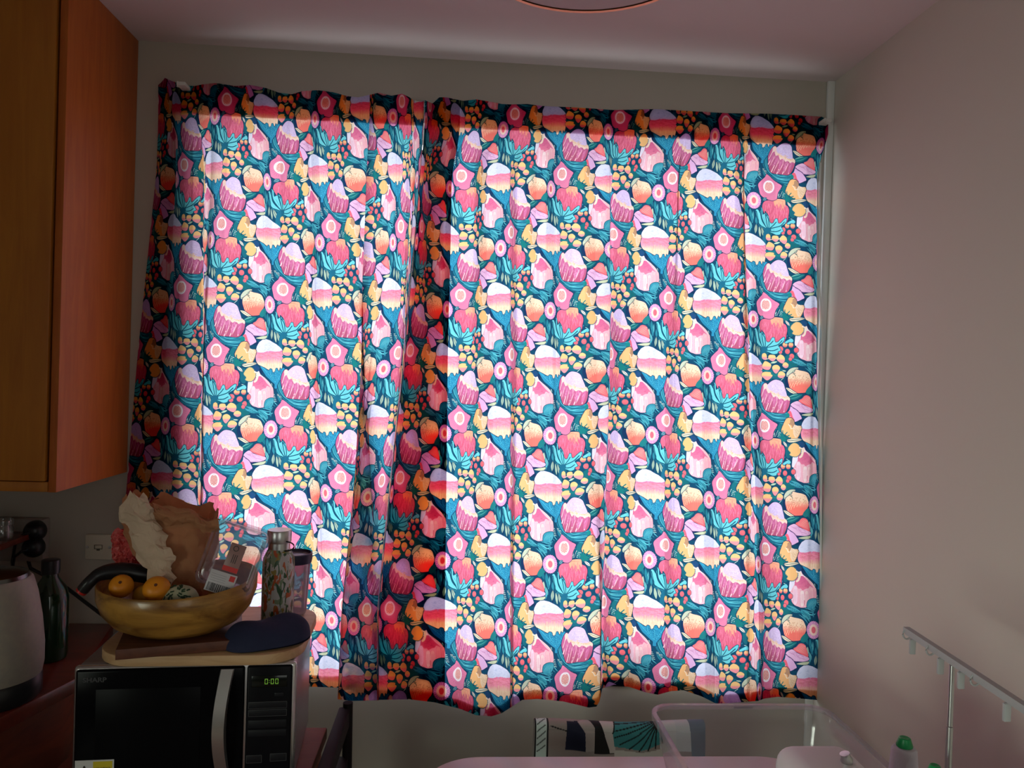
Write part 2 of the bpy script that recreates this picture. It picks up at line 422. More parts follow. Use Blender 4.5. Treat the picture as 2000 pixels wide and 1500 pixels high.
# --- O : round orange banksia with hooked leaf (crop5 coords, +1125)
def T5(p): return [(x, y+1125) for x, y in p]
poly(T5([(815, 470), (820, 420), (870, 350), (950, 315), (1030, 320), (985, 370), (930, 420), (880, 460), (830, 490)]), (206, 214, 190), out=BG2)
line(T5([(825, 475), (890, 440), (940, 380), (1010, 335)]), 9, (110, 130, 120))
P = poly(T5([(845, 560), (850, 480), (900, 430), (960, 400), (985, 350), (1060, 365), (1150, 380), (1210, 410), (1245, 480), (1265, 560), (1240, 640), (1200, 700), (1170, 755),
             (1090, 770), (1000, 770), (930, 730), (880, 680), (860, 620)]), (250, 218, 186), grad=((250, 112, 96), 1125+500, 1125+640), out=BG2)
for (x, y) in ((880, 660), (930, 640), (985, 612), (1040, 590), (1100, 570), (1160, 540), (905, 690), (955, 668), (1010, 640), (1065, 618), (1125, 596), (1185, 566)):
    line(T5([(x, y), (x+14, y-52)]), 7, (252, 226, 180), sm=False)
strokes(np.array(T5([(870, 480), (1210, 430), (1230, 540), (880, 620)])), 55, 26, 140, 5, (206, 136, 96), .6)
line(T5([(945, 420), (960, 440), (985, 470)]), 9, (30, 90, 90)); line(T5([(935, 432), (975, 424)]), 8, (30, 90, 90), sm=False)
poly(T5([(810, 690), (880, 700), (950, 740), (1030, 790), (960, 790), (880, 760)]), (236, 226, 196), out=BG2)
line(T5([(830, 700), (910, 745), (990, 785)]), 6, (90, 110, 100))
# leaf under O
poly(T5([(860, 850), (920, 810), (1000, 790), (1090, 790), (1120, 800), (1070, 850), (990, 900), (900, 900)]), (16, 120, 128), out=BG2)
line(T5([(870, 850), (950, 815), (1030, 800)]), 18, (120, 196, 184), taper=True)
line(T5([(900, 880), (990, 860), (1080, 810)]), 10, (90, 180, 176), taper=True)
poly(T5([(1170, 750), (1230, 650), (1300, 640), (1310, 700), (1230, 790)]), (20, 130, 136))

# --- S : striped red cap and mauve folds
poly(T5([(905, 985), (960, 940), (1040, 920), (1130, 980), (1230, 1020), (1310, 1050), (1310, 1090), (1230, 1120), (1130, 1120), (1060, 1110), (1000, 1060), (950, 1080), (900, 1060)]), (236, 190, 226), out=BG2)
poly(T5([(1050, 905), (1110, 870), (1150, 820), (1190, 808), (1240, 830), (1270, 900), (1300, 1000), (1290, 1040), (1230, 1020), (1150, 980), (1080, 940)]), (246, 96, 110))
for k in range(8):
    line(T5([(1062+k*14, 905-k*12), (1160+k*11, 950-k*14), (1296-k*6, 1010-k*24)]), 6, (252, 190, 176), taper=True)
poly(T5([(870, 1120), (890, 1070), (905, 1010), (950, 1050), (1010, 1080), (1060, 1130), (1115, 1220), (1080, 1250), (1000, 1290), (930, 1290), (900, 1230), (870, 1180)]), (232, 184, 230), out=BG2)
poly(T5([(858, 1120), (900, 1100), (930, 1150), (950, 1210), (985, 1270), (960, 1300), (890, 1290), (880, 1240), (905, 1200), (870, 1190)]), (244, 92, 118))
poly(T5([(820, 1160), (870, 1140), (890, 1190), (870, 1230), (900, 1250), (830, 1240)]), (10, 140, 140))
line(T5([(905, 1020), (960, 1040), (1040, 1090), (1060, 1120), (1120, 1130)]), 7, (150, 80, 150))
strokes(np.array(T5([(930, 960), (1060, 950), (1290, 1060), (1150, 1100)])), 26, 70, 25, 5, (214, 150, 200), .2)
poly(T5([(1110, 1165), (1180, 1140), (1260, 1125), (1320, 1120), (1290, 1165), (1210, 1180)]), (206, 214, 180), out=BG2)

# --- D : big egg banksia, lilac cap over magenta fluted cup
P = poly(T5([(320, 800), (345, 700), (390, 630), (440, 615), (470, 640), (520, 590), (600, 552), (690, 560), (760, 610), (790, 690), (820, 780), (835, 840), (885, 870), (885, 960),
             (865, 1040), (820, 1120), (760, 1150), (640, 1140), (520, 1135), (420, 1110), (370, 1020), (340, 920), (325, 860)]), (204, 98, 150), grad=((190, 84, 122), 1125+900, 1125+1080), out=BG2)
poly(T5([(385, 660), (420, 620), (470, 650), (520, 700), (640, 780), (760, 830), (830, 830), (885, 870), (880, 920), (840, 900), (800, 930), (750, 890), (690, 900), (640, 850), (580, 870), (530, 800), (470, 790), (430, 720), (400, 760)]), (250, 218, 204))
for (xa, ya, xb, yb, w) in ((450, 700, 350, 960, 22), (540, 780, 430, 1100, 20), (640, 850, 545, 1130, 22), (735, 880, 660, 1130, 18), (820, 900, 780, 1120, 16), (400, 680, 345, 860, 14)):
    line(T5([(xa, ya), ((xa+xb)/2+6, (ya+yb)/2), (xb, yb)]), w, (250, 200, 210))
for (x, y) in ((400, 740), (495, 800), (590, 870), (700, 905), (790, 930)):
    poly(T5([(x-8, y+40), (x, y), (x+30, y-20), (x+44, y+20), (x+14, y+150), (x-22, y+170)]), (214, 110, 164))
strokes(np.array(T5([(400, 900), (820, 930), (760, 1120), (430, 1080)])), 60, 40, 102, 6, (196, 84, 140), .12)
strokes(np.array(T5([(400, 760), (820, 930), (780, 1060), (420, 980)])), 40, 60, 104, 6, (240, 156, 200), .1)
poly(T5([(462, 650), (520, 595), (600, 552), (690, 560), (760, 610), (790, 690), (820, 780), (832, 850), (780, 860), (720, 830), (640, 800), (560, 770), (500, 740), (470, 700)]), (222, 200, 242))
strokes(np.array(T5([(480, 690), (600, 570), (760, 640), (810, 830), (650, 800)])), 60, 40, 40, 5, (236, 218, 250), 1.2)
strokes(np.array(T5([(480, 690), (600, 570), (760, 640), (810, 830), (650, 800)])), 30, 30, 20, 4, (204, 182, 228), 1.2)
strokes(np.array(T5([(480, 730), (820, 840), (840, 890), (520, 790)])), 34, 44, 20, 6, (246, 200, 150), .9)

for (xa, ya, xb, yb, w) in ((470, 770, 375, 1010, 12), (560, 850, 470, 1115, 14), (655, 900, 575, 1120, 13), (755, 930, 690, 1110, 13)):
    line(T5([(xa, ya), ((xa+xb)/2+6, (ya+yb)/2), (xb, yb)]), w, (250, 196, 206), taper=True)

# --- Y : cluster of yellow and pink buds (crop4)
for (pts) in ([(360, 1290), (362, 1230), (395, 1200), (440, 1230), (445, 1310), (400, 1320)], [(480, 1290), (490, 1240), (540, 1228), (600, 1240), (610, 1300), (560, 1340), (510, 1320)],
              [(640, 1310), (650, 1260), (700, 1218), (760, 1250), (778, 1310), (750, 1370), (700, 1360)], [(745, 1420), (760, 1370), (800, 1355), (845, 1390), (835, 1440), (790, 1455)],
              [(360, 1450), (380, 1400), (420, 1350), (500, 1380), (530, 1420), (500, 1490), (440, 1500), (380, 1480)], [(555, 1460), (580, 1420), (650, 1410), (695, 1460), (660, 1530), (620, 1560), (575, 1520)],
              [(350, 1610), (370, 1560), (440, 1540), (520, 1550), (555, 1600), (510, 1660), (450, 1690), (390, 1650)], [(660, 1600), (680, 1540), (730, 1520), (785, 1560), (780, 1610), (730, 1640), (680, 1630)]):
    p = np.array(pts, float); c = p.mean(0); p = c+(p-c)*1.04
    P = poly(p, YEL, grad=((246, 150, 160), c[1]-4, c[1]+22), out=(8, 102, 118), ow=6)
line([(440, 1310), (480, 1300)], 12, (236, 220, 190), sm=False); line([(610, 1290), (650, 1270)], 12, (236, 220, 190), sm=False)
leaf(520, 1378, 130, 34, -14, (190, 220, 190)); leaf(740, 1505, 70, 22, 6, (200, 220, 190)); line([(540, 1570), (620, 1600), (650, 1570)], 30, (12, 130, 132))
line([(360, 1520), (450, 1525), (540, 1530)], 26, (12, 130, 140))

# --- C : red berries
for k, (x, y) in enumerate(((705, 1115), (825, 1155), (905, 1240), (985, 1125), (780, 1035), (885, 1035), (700, 1170), (880, 1290))):
    r = 42 if k < 6 else 30
    t = np.linspace(0, 2*math.pi, 10, endpoint=False)
    poly(np.c_[x+r*np.cos(t), y+r*1.1*np.sin(t)], (246, 102, 112) if k not in (4, 5) else (250, 190, 130), grad=((226, 84, 106), y, y+40), out=(64, 100, 128), ow=8)

# --- G : ragged apricot flower, sage inside, with green spider; G2 below
P = poly(jag(smooth([(790, 250), (830, 185), (880, 165), (940, 180), (975, 230), (985, 290), (1040, 320), (1090, 300), (1115, 330), (1100, 400), (1075, 470), (1030, 540), (960, 560), (900, 520), (830, 480), (760, 440), (740, 380), (770, 300)]), 22, 6),
         (250, 192, 124), sm=False, out=BG2)
poly([(900, 250), (905, 200), (950, 190), (980, 260), (1000, 300), (990, 350), (950, 360), (930, 300), (880, 280)], (196, 150, 116))
poly(jag([(960, 350), (1000, 300), (1080, 300), (1110, 340), (1095, 410), (1040, 500), (1000, 520), (960, 440)], 20, 5), (244, 214, 180), sm=False)
line(jag([(870, 285), (900, 310), (920, 360), (960, 350), (985, 290), (1040, 310)], 14, 6), 8, (254, 236, 214), sm=False)
strokes(np.array([(970, 350), (1090, 320), (1060, 460), (990, 480)]), 24, 50, 40, 4, (226, 180, 140), .3)
for (a) in ((770, 500, 765, 400), (780, 500, 850, 425), (790, 520, 890, 480), (790, 540, 920, 520), (760, 520, 720, 470), (770, 560, 700, 600)):
    line([(a[0], a[1]), (a[2], a[3])], 17, (4, 128, 128), sm=False)
poly([(735, 520), (760, 470), (800, 500), (850, 560), (800, 600), (750, 590)], (4, 128, 128))
poly([(850, 560), (950, 540), (1060, 530), (1130, 545), (1060, 575), (960, 600), (880, 600)], (240, 228, 196), out=BG2, ow=5)
line([(820, 560), (900, 575), (980, 565), (1120, 545)], 9, BG)
leaf(775, 590, 130, 40, 50, (240, 230, 216), BG, BG, False)
P = poly(jag(smooth([(880, 700), (930, 640), (985, 610), (1050, 630), (1090, 680), (1115, 740), (1090, 810), (1030, 850), (960, 850), (900, 820), (930, 790), (880, 740)]), 26, 7), (250, 196, 124), sm=False, out=(10, 120, 130))
line([(1100, 690), (1150, 720), (1130, 830), (1100, 860)], 36, (248, 226, 206)); 
poly([(1060, 600), (1110, 575), (1170, 620), (1160, 680), (1110, 685)], (26, 78, 128))

# --- P : pink tulip protea with cyan claws
poly([(285, 640), (330, 595), (400, 575), (480, 570), (530, 545), (640, 545), (720, 560), (740, 640), (790, 680), (815, 760), (800, 860), (790, 930), (740, 940), (700, 980), (640, 1000), (560, 960),
      (480, 1010), (400, 940), (340, 880), (300, 800), (270, 720)], (230, 106, 142), grad=((216, 88, 116), 620, 940), out=BG2)
poly([(500, 590), (545, 545), (700, 550), (735, 580), (735, 690), (705, 640), (690, 720), (640, 630), (610, 700), (570, 640), (530, 680)], (252, 176, 140))
line([(545, 575), (600, 570), (700, 592)], 6, (236, 130, 110))
strokes(np.array([(320, 620), (780, 690), (790, 880), (380, 880)]), 60, 110, 92, 9, (226, 84, 130), .08)
strokes(np.array([(320, 620), (780, 690), (790, 880), (380, 880)]), 34, 90, 92, 9, (246, 130, 166), .08)
strokes(np.array([(520, 600), (720, 600), (710, 720), (560, 700)]), 26, 70, 92, 7, (252, 150, 130), .1)
poly([(150, 790), (190, 770), (230, 830), (250, 730), (275, 760), (280, 850), (320, 830), (360, 820), (400, 880), (420, 960), (450, 1000), (500, 990), (540, 920), (580, 920), (600, 990), (650, 990), (700, 940), (750, 900),
      (770, 920), (740, 990), (660, 1050), (680, 1090), (700, 1140), (660, 1160), (640, 1200), (560, 1210), (480, 1180), (420, 1160), (340, 1120), (230, 1060), (190, 960)], (104, 210, 222), out=DTEAL)
hub = (395, 1125)
for pts in ([(160, 800), (190, 920), (220, 1040), (340, 1100)], [(230, 800), (270, 960), (350, 1070)], [(250, 745), (262, 900), (330, 1040)], [(350, 850), (400, 930), (415, 1060)], [(560, 975), (510, 1030), (450, 1080)],
            [(725, 965), (650, 1040), (560, 1070), (440, 1100)], [(655, 1115), (570, 1150), (440, 1150)], [(190, 1015), (280, 1080), (370, 1115)], [(380, 860), (330, 800)]):
    line([*pts, hub], 15, DTEAL)
for pts in ([(176, 860), (215, 990)], [(300, 900), (350, 1010)]):
    line(pts, 5, (40, 150, 172), sm=False)
poly([(340, 1100), (440, 1090), (455, 1150), (400, 1200), (340, 1230), (325, 1330), (290, 1330), (300, 1210)], (6, 112, 142))
poly([(860, 930), (900, 920), (930, 960), (900, 990), (860, 985), (800, 1010), (780, 985)], CYAN, out=BG)

# --- K : pink star flower with white ring
poly([(190, 290), (260, 200), (310, 150), (340, 95), (410, 130), (480, 190), (560, 240), (655, 290), (640, 340), (590, 420), (570, 500), (560, 545), (480, 580), (380, 560), (290, 530), (230, 480), (205, 390)],
     (234, 130, 172), out=BG2)
for a in np.arange(0, 360, 11):
    ca, sa = math.cos(math.radians(a)), math.sin(math.radians(a))
    r1 = 190 if 320 < a or a < 20 else 165
    line([(395+135*ca, 325+140*sa), (395+r1*ca, 325+(r1+10)*sa)], 5, (214, 104, 160), sm=False)
t = np.linspace(0, 2*math.pi, 20, endpoint=False)
poly(np.c_[395+120*np.cos(t), 325+126*np.sin(t)], (226, 110, 166))
poly(np.c_[395+114*np.cos(t), 325+120*np.sin(t)], (252, 240, 248))
poly(np.c_[395+84*np.cos(t), 325+90*np.sin(t)], (250, 214, 206))
for j in range(6):
    y = 262+j*25
    w = 74*math.sqrt(max(.1, 1-((y-325)/92)**2))
    line([(395-w+6*math.sin(j), y+6), (395-w*.5, y-10), (395, y+8), (395+w*.5, y-10), (395+w, y+2)], 9, (226, 80, 92))
leaf(282, 590, 90, 54, -38, (110, 160, 176), BG, BG, False)

# --- R : small round daisy
cx, cy = 112, 603
pet = []
for k in range(44):
    a = 2*math.pi*k/44
    r = 1.0 if k % 2 else .88
    pet.append((cx+138*r*math.cos(a), cy+162*r*math.sin(a)))
poly(pet, (226, 150, 206), sm=False, out=BG2)
for k in range(22):
    a = 2*math.pi*k/22
    line([(cx+78*math.cos(a), cy+92*math.sin(a)), (cx+126*math.cos(a), cy+150*math.sin(a))], 8, (250, 214, 236) if k % 2 else (246, 190, 220), sm=False)
poly(np.c_[cx+80*np.cos(t), cy+98*np.sin(t)], (252, 218, 206))
poly(np.c_[cx+40*np.cos(t), cy+58*np.sin(t)], (240, 104, 124))
# ---------------------------------------------------------------- room shell
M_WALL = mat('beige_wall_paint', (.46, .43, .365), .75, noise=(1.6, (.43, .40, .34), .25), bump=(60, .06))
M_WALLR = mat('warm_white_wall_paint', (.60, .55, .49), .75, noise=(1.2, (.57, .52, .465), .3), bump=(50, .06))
M_CEIL = mat('ceiling_paint', (.66, .57, .555), .8, noise=(.9, (.62, .53, .52), .3), bump=(40, .05))
M_TRIM = mat('white_trim_paint', (.72, .74, .72), .5)
M_FLOOR = mat('brown_floor', (.20, .12, .08), .5, wood=((1, 8, 1), 3, (.10, .06, .04)))
XR = at(1607, 760, WALL).x
ZC = at(930, 119, WALL).z
XL, YB = -2.3, -2.2
m = Mesh(); T = .12
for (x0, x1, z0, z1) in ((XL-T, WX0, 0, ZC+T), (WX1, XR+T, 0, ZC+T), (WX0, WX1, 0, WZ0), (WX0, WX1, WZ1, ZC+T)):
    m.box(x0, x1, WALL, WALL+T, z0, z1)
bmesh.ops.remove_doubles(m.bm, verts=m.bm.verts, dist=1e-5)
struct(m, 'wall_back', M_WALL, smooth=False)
struct(Mesh().box(XR, XR+T, YB, WALL, 0, ZC+T), 'wall_right', M_WALLR, smooth=False)
struct(Mesh().box(XL-T, XL, YB, WALL, 0, ZC+T), 'wall_left', M_WALLR, smooth=False)
# wall behind the camera with a wide doorway to the next room
m = Mesh()
m.box(XL-T, .0, YB-T, YB, 0, ZC+T); m.box(1.9 if XR > 1.9 else XR-.02, XR+T, YB-T, YB, 0, ZC+T); m.box(0, XR, YB-T, YB, 2.15, ZC+T)
struct(m, 'wall_front', M_WALLR, smooth=False)
struct(Mesh().box(XL, XR, YB, WALL, ZC, ZC+T), 'ceiling', M_CEIL, smooth=False)
struct(Mesh().box(XL-.5, XR+.5, YB-1.5, WALL+T, -T, 0), 'floor', M_FLOOR, smooth=False)
# narrow pale corner strip between back wall and right wall
struct(Mesh().box(XR-.022, XR, WALL-.012, WALL, 0, ZC, .003), 'trim_1', M_TRIM)
# window
m = Mesh(); fr = .045
m.box(WX0, WX1, WALL+.06, WALL+.11, WZ0, WZ0+fr); m.box(WX0, WX1, WALL+.06, WALL+.11, WZ1-fr, WZ1)
m.box(WX0, WX0+fr, WALL+.06, WALL+.11, WZ0+fr, WZ1-fr); m.box(WX1-fr, WX1, WALL+.06, WALL+.11, WZ0+fr, WZ1-fr)
win = struct(m, 'window_1', M_TRIM)
M_GLASS = clear_mat('window_glass', (.97, .98, .98), .04)
Mesh().box(WX0+fr, WX1-fr, WALL+.083, WALL+.087, WZ0+fr, WZ1-fr).build('pane', M_GLASS, win, smooth=False)

# wall marks, plates
def wall_dash(p, q, w, m):
    p, q = at(*p, WALL), at(*q, WALL)
    m.tube([p, (p+q)/2+Vector((0, 0, .0006)), q], w, 6)
# ---------------------------------------------------------------- cloth
img = bpy.data.images.new('banksia_print', NX, NY, alpha=False)
buf = np.ones((NY, NX, 4), np.float32); buf[..., :3] = CLOTH[::-1]
img.colorspace_settings.name = 'sRGB'
img.pixels.foreach_set(buf.ravel()); img.update(); img.pack()

def cloth_material(name, trans, lining=False):
    m = bpy.data.materials.new(name); m.use_nodes = True; t = m.node_tree; t.nodes.remove(t.nodes['Principled BSDF'])
    uv = t.nodes.new('ShaderNodeUVMap'); uv.uv_map = 'UVMap'
    im = t.nodes.new('ShaderNodeTexImage'); im.image = img; im.extension = 'REPEAT'
    t.links.new(uv.outputs[0], im.inputs[0])
    hs = t.nodes.new('ShaderNodeGamma'); hs.inputs[1].default_value = 2.3; t.links.new(im.outputs[0], hs.inputs[0])
    hv = t.nodes.new('ShaderNodeHueSaturation'); hv.inputs['Saturation'].default_value = 1.05; hv.inputs['Value'].default_value = .66
    t.links.new(hs.outputs[0], hv.inputs['Color'])
    g2 = t.nodes.new('ShaderNodeGamma'); g2.inputs[1].default_value = 1.6 if lining else TGAM; t.links.new(im.outputs[0], g2.inputs[0])
    df = t.nodes.new('ShaderNodeBsdfDiffuse'); pass
    h2 = t.nodes.new('ShaderNodeHueSaturation'); h2.inputs['Saturation'].default_value = .93; t.links.new(g2.outputs[0], h2.inputs['Color'])
    tl = t.nodes.new('ShaderNodeBsdfTranslucent')
    ml = t.nodes.new('ShaderNodeMix'); ml.data_type = 'RGBA'; ml.blend_type = 'MULTIPLY'; ml.inputs[0].default_value = 1
    t.links.new(h2.outputs[0], ml.inputs[6]); ml.inputs[7].default_value = (*trans, 1)
    t.links.new(ml.outputs[2], tl.inputs[0])
    # the unprinted reverse of the cloth is pale
    ge = t.nodes.new('ShaderNodeNewGeometry'); mb = t.nodes.new('ShaderNodeMix'); mb.data_type = 'RGBA'; mb.inputs[7].default_value = (.82, .82, .84, 1)
    t.links.new(ge.outputs['Backfacing'], mb.inputs[0]); t.links.new(hv.outputs[0], mb.inputs[6])
    t.links.new(mb.outputs[2], df.inputs[0])
    ad = t.nodes.new('ShaderNodeMixShader'); ad.inputs[0].default_value = .85 if lining else .55
    t.links.new(df.outputs[0], ad.inputs[1]); t.links.new(tl.outputs[0], ad.inputs[2])
    t.links.new(ad.outputs[0], t.nodes['Material Output'].inputs[0]); return m
TGAM = 1.03
M_CLOTH = cloth_material('banksia_print_cotton', (.96, .93, .93))
M_BACK = cloth_material('banksia_print_turned_cloth', (.62, .40, .34), True)

def tab(t):
    a = np.array(t, float); return a[:, 0], a[:, 1]
UNIT = 0.107*WALL/FPX*0.97              # metres of flat cloth per print unit
def make_panel(name, us, tables, ycoef, top, bot, gap, u_knots, parent, material=None, trim=(0, 0), nrow=260, off=0.0, back=None):
    """tables: {row pixel: (print unit, column pixel)}; ycoef rows: (unit, a, b, c) of the print rows"""
    U = np.array(us)
    ys = sorted(tables)
    XT = np.array([np.interp(U, *tab(tables[y])) for y in ys])          # knots x columns
    # let cloth run out in depth where the print is squeezed: folds
    k = np.array([3, 9, 14, 9, 3], float); k /= k.sum()
    xs = np.array([np.convolve(np.pad(r, 2, 'edge'), k, 'valid') for r in XT])
    XT = .35*XT+.65*xs
    top_x, top_y = tab(top); bot_x, bot_y = tab(bot)
    xb = XT[-1]; yb = np.interp(xb, bot_x, bot_y)
    yt0 = np.interp(XT[0], top_x, top_y)
    if trim[0] == 'hem':
        yt = yb-trim[1]
    else:
        yt = yt0
        if trim[0] == 'head': yb = 222+(XT[0]-309)*.0505
    n = len(U)
    V = np.linspace(0, 1, nrow)[:, None]
    Y = yt[None]*(1-V)+yb[None]*V
    yk = np.array(ys, float)
    X = np.empty_like(Y)
    for j in range(n):
        X[:, j] = np.interp(Y[:, j], yk, XT[:, j])
    if n > 10:
        kk = np.ones(15)/15
        X = np.array([np.convolve(np.pad(X[:, j], 7, 'edge'), kk, 'valid') for j in range(n)]).T if nrow > 40 else X
    a, b, c = (np.interp(U, [r[0] for r in ycoef], [r[i] for r in ycoef]) for i in (1, 2, 3))
    q = (-b+np.sqrt(b*b+4*c*(Y-a)))/(2*c)
    du = np.gradient(U)*UNIT
    dx = np.gradient(X, axis=1)*WALL/FPX
    sl = np.sqrt(np.clip(du[None]**2-dx**2, 0, None))
    # direction of each fold flank flips at the fold knots
    sg = np.ones(n); cur = 1
    for i in range(n):
        if any(U[i-1] < t <= U[i] for t in u_knots) and i: cur = -cur
        sg[i] = cur
    sg = np.convolve(np.pad(sg, 3, 'edge'), np.ones(7)/7, 'valid')
    D = np.cumsum(sl*sg[None], axis=1)
    # remove drift
    win = max(5, n//14)
    ker = np.hanning(2*win+3)[1:-1]; ker /= ker.sum(); h = len(ker)//2
    Dm = np.array([np.convolve(np.pad(r, h, 'edge'), ker, 'valid') for r in D])
    D = np.clip(D-Dm, -.03, .03)
    kv = np.hanning(23)[1:-1]; kv /= kv.sum()
    if nrow > 40:
        D = np.array([np.convolve(np.pad(D[:, j], 10, 'edge'), kv, 'valid') for j in range(n)]).T
    # the pleat tape holds the cloth flat at the top
    hh = np.clip((Y-yt0[None]-20)/110, 0, 1); hh = hh*hh*(3-2*hh)
    D = D*(.25+.75*hh)
    g = gap(X, Y) if callable(gap) else gap
    if X.min() < 400:                       # the outer edge hangs flat against the wall
        D = D*np.clip((X-330)/90, .12, 1)
    DEP = WALL-np.maximum(g+D+off, .004)
    P = np.empty((nrow, n, 3))
    dv = np.array([[*CR], [*CU], [*CF]])
    R = ((X-1000)/FPX)[..., None]*dv[0]+((750-Y)/FPX)[..., None]*dv[1]+dv[2]
    s = (DEP-CAM.y)/R[..., 1]
    P = np.array(CAM)+R*s[..., None]
    me = bpy.data.meshes.new(name)
    idx = np.arange(nrow*n).reshape(nrow, n)
    F = np.stack([idx[:-1, :-1], idx[1:, :-1], idx[1:, 1:], idx[:-1, 1:]], -1).reshape(-1, 4)
    me.vertices.add(nrow*n); me.vertices.foreach_set('co', P.reshape(-1).astype(np.float32))
    me.loops.add(F.size); me.loops.foreach_set('vertex_index', F.reshape(-1).astype(np.int32))
    me.polygons.add(len(F)); me.polygons.foreach_set('loop_start', np.arange(0, F.size, 4, dtype=np.int32))
    me.polygons.foreach_set('use_smooth', np.ones(len(F), bool))
    me.update(calc_edges=True)
    uvl = me.uv_layers.new(name='UVMap')
    uu = np.broadcast_to(U[None]/(2*PW), (nrow, n)); vv = 1-(q*PH+325)/PH
    uv = np.stack([uu, vv], -1).reshape(-1, 2)[F.reshape(-1)]
    uvl.data.foreach_set('uv', uv.reshape(-1).astype(np.float32))
    me.materials.append(material or M_CLOTH)
    o = bpy.data.objects.new(name, me); COL.objects.link(o)
    if parent is not None: o.parent = parent
    return o

# ---- right panel
R_HEAD = [(-1300, 829), (-700, 845), (-180, 880), (370, 909), (885, 943), (1480, 989), (1945, 1027), (2400, 1059), (2950, 1106), (3425, 1150), (4060, 1193), (4525, 1234), (4980, 1268), (5530, 1322),
          (6005, 1358), (6640, 1403), (7105, 1437), (7560, 1465), (8110, 1513), (8585, 1558), (9100, 1605), (9300, 1618)]
R_TOP = [(-1300, 820), (-478, 838), (-180, 862), (190, 884), (320, 893), (655, 927), (885, 938), (1110, 949), (1265, 967), (1610, 995), (1945, 1010), (2175, 1037), (2400, 1050), (2555, 1069), (2770, 1080),
         (2950, 1095), (3235, 1118), (3425, 1141), (3690, 1161), (3950, 1191), (4190, 1192), (4755, 1239), (4980, 1255), (5135, 1274), (5400, 1300), (5690, 1325), (5870, 1326), (6270, 1359), (6800, 1411),
         (7335, 1452), (7680, 1453), (7990, 1488), (8395, 1527), (8585, 1545), (8855, 1575), (9080, 1594), (9300, 1596)]
R_MID = [(-1300, 789), (-1010, 792), (-895, 800), (-478, 827), (-180, 851), (190, 876), (320, 893), (655, 921), (885, 935), (1265, 964), (1480, 985), (1610, 997), (1945, 1010), (2175, 1028), (2400, 1044), (2740, 1080),
         (2940, 1094), (3235, 1119), (3425, 1144), (3690, 1166), (3890, 1191), (4260, 1192), (4610, 1209), (4740, 1229), (4980, 1244), (5135, 1264), (5350, 1283), (5500, 1300), (5815, 1318), (6000, 1329),
         (6270, 1350), (6424, 1369), (6640, 1388), (6800, 1406), (7105, 1427), (7295, 1453), (7450, 1462), (7740, 1463), (8090, 1487), (8395, 1519), (8585, 1540), (8855, 1569), (9005, 1586), (9120, 1594), (9300, 1596)]
R_BOT = [(-1300, 738), (-1100, 741), (-1010, 750), (-478, 797), (-180, 826), (160, 868), (320, 890), (655, 911), (885, 931), (1265, 966), (1540, 991), (1610, 996), (1945, 1003), (2175, 1026), (2400, 1042), (2740, 1080),
         (2940, 1101), (3235, 1126), (3425, 1153), (3600, 1173), (4200, 1175), (4525, 1192), (4750, 1223), (4980, 1236), (5350, 1274), (5520, 1298), (5815, 1315), (6000, 1334), (6270, 1358), (6424, 1377),
         (6640, 1394), (6800, 1404), (7105, 1426), (7335, 1459), (7565, 1473), (8000, 1489), (8070, 1491), (8585, 1529), (8855, 1556), (9005, 1575), (9280, 1603), (9300, 1604)]
RT = {200: R_HEAD, 262: R_HEAD, 335: R_TOP, 470: [(u, x*.7+np.interp(u, *tab(R_MID))*.3) for u, x in R_TOP], 700: R_MID, 950: [(u, x*.5+np.interp(u, *tab(R_BOT))*.5) for u, x in R_MID], 1200: R_BOT, 1400: R_BOT}
R_Y = [(-895, 323, 236, 3.2), (395, 344, 230, 3.3), (1685, 337, 231, 3.9), (2975, 340, 234, 3.2), (4265, 343, 228, 2.8), (5555, 348, 232, 2.3), (6845, 352, 230, 3.0), (8135, 365, 228, 2.6), (9300, 370, 228, 2.6)]
R_TOPE = [(815, 200), (828, 195), (838, 199), (845, 202), (858, 190), (872, 190), (890, 194), (905, 197), (930, 194), (960, 199), (980, 203), (1000, 204), (1030, 203), (1060, 207), (1130, 210), (1200, 215), (1280, 213), (1350, 217),
          (1420, 221), (1500, 222), (1560, 225), (1605, 228), (1618, 235)]
R_BOTE = [(730, 1367), (800, 1366), (850, 1372), (900, 1385), (930, 1397), (960, 1399), (980, 1393), (1000, 1380), (1020, 1367), (1050, 1365), (1100, 1370), (1150, 1382), (1165, 1380), (1171, 1370), (1176, 1345), (1200, 1337),
          (1230, 1342), (1260, 1352), (1285, 1357), (1310, 1350), (1335, 1348), (1370, 1360), (1400, 1375), (1430, 1373), (1480, 1369), (1495, 1364), (1520, 1361), (1570, 1365), (1605, 1368)]
R_FOLD = (-478, 190, 885, 1265, 1800, 2400, 2850, 3300, 3740, 4260, 4680, 5250, 5780, 6270, 6700, 7105, 7450, 7800, 8300, 8700, 9100)
def r_gap(X, Y):
    return (.074+.008*np.clip((Y-900)/500, 0, 1))*(1-.68*np.clip((X-1520)/80, 0, 1)**1.3)
usR = np.arange(-1300, 9301, 10.0)
rp = make_panel('curtain', usR, RT, R_Y, R_TOPE, R_BOTE, r_gap, R_FOLD, None, nrow=300)
tag(rp, 'wide right-hand curtain panel printed with pink and teal banksias, reaching the room corner', 'curtain', 'banksia print curtains over the window')
def strip_of(name, us, kind, parent, depth=-.004, **k):
    return make_panel(name, us, k['T'], k['Yc'], k['top'], k['bot'], k['gap'], k['folds'], parent, M_BACK, (kind, k['h']), nrow=24, off=depth)
RK = dict(T=RT, Yc=R_Y, top=R_TOPE, bot=R_BOTE, gap=r_gap, folds=R_FOLD)
strip_of('header_tape', usR[::2], 'head', rp, h=57, **RK)
strip_of('hem', usR[::2], 'hem', rp, h=20, **RK)
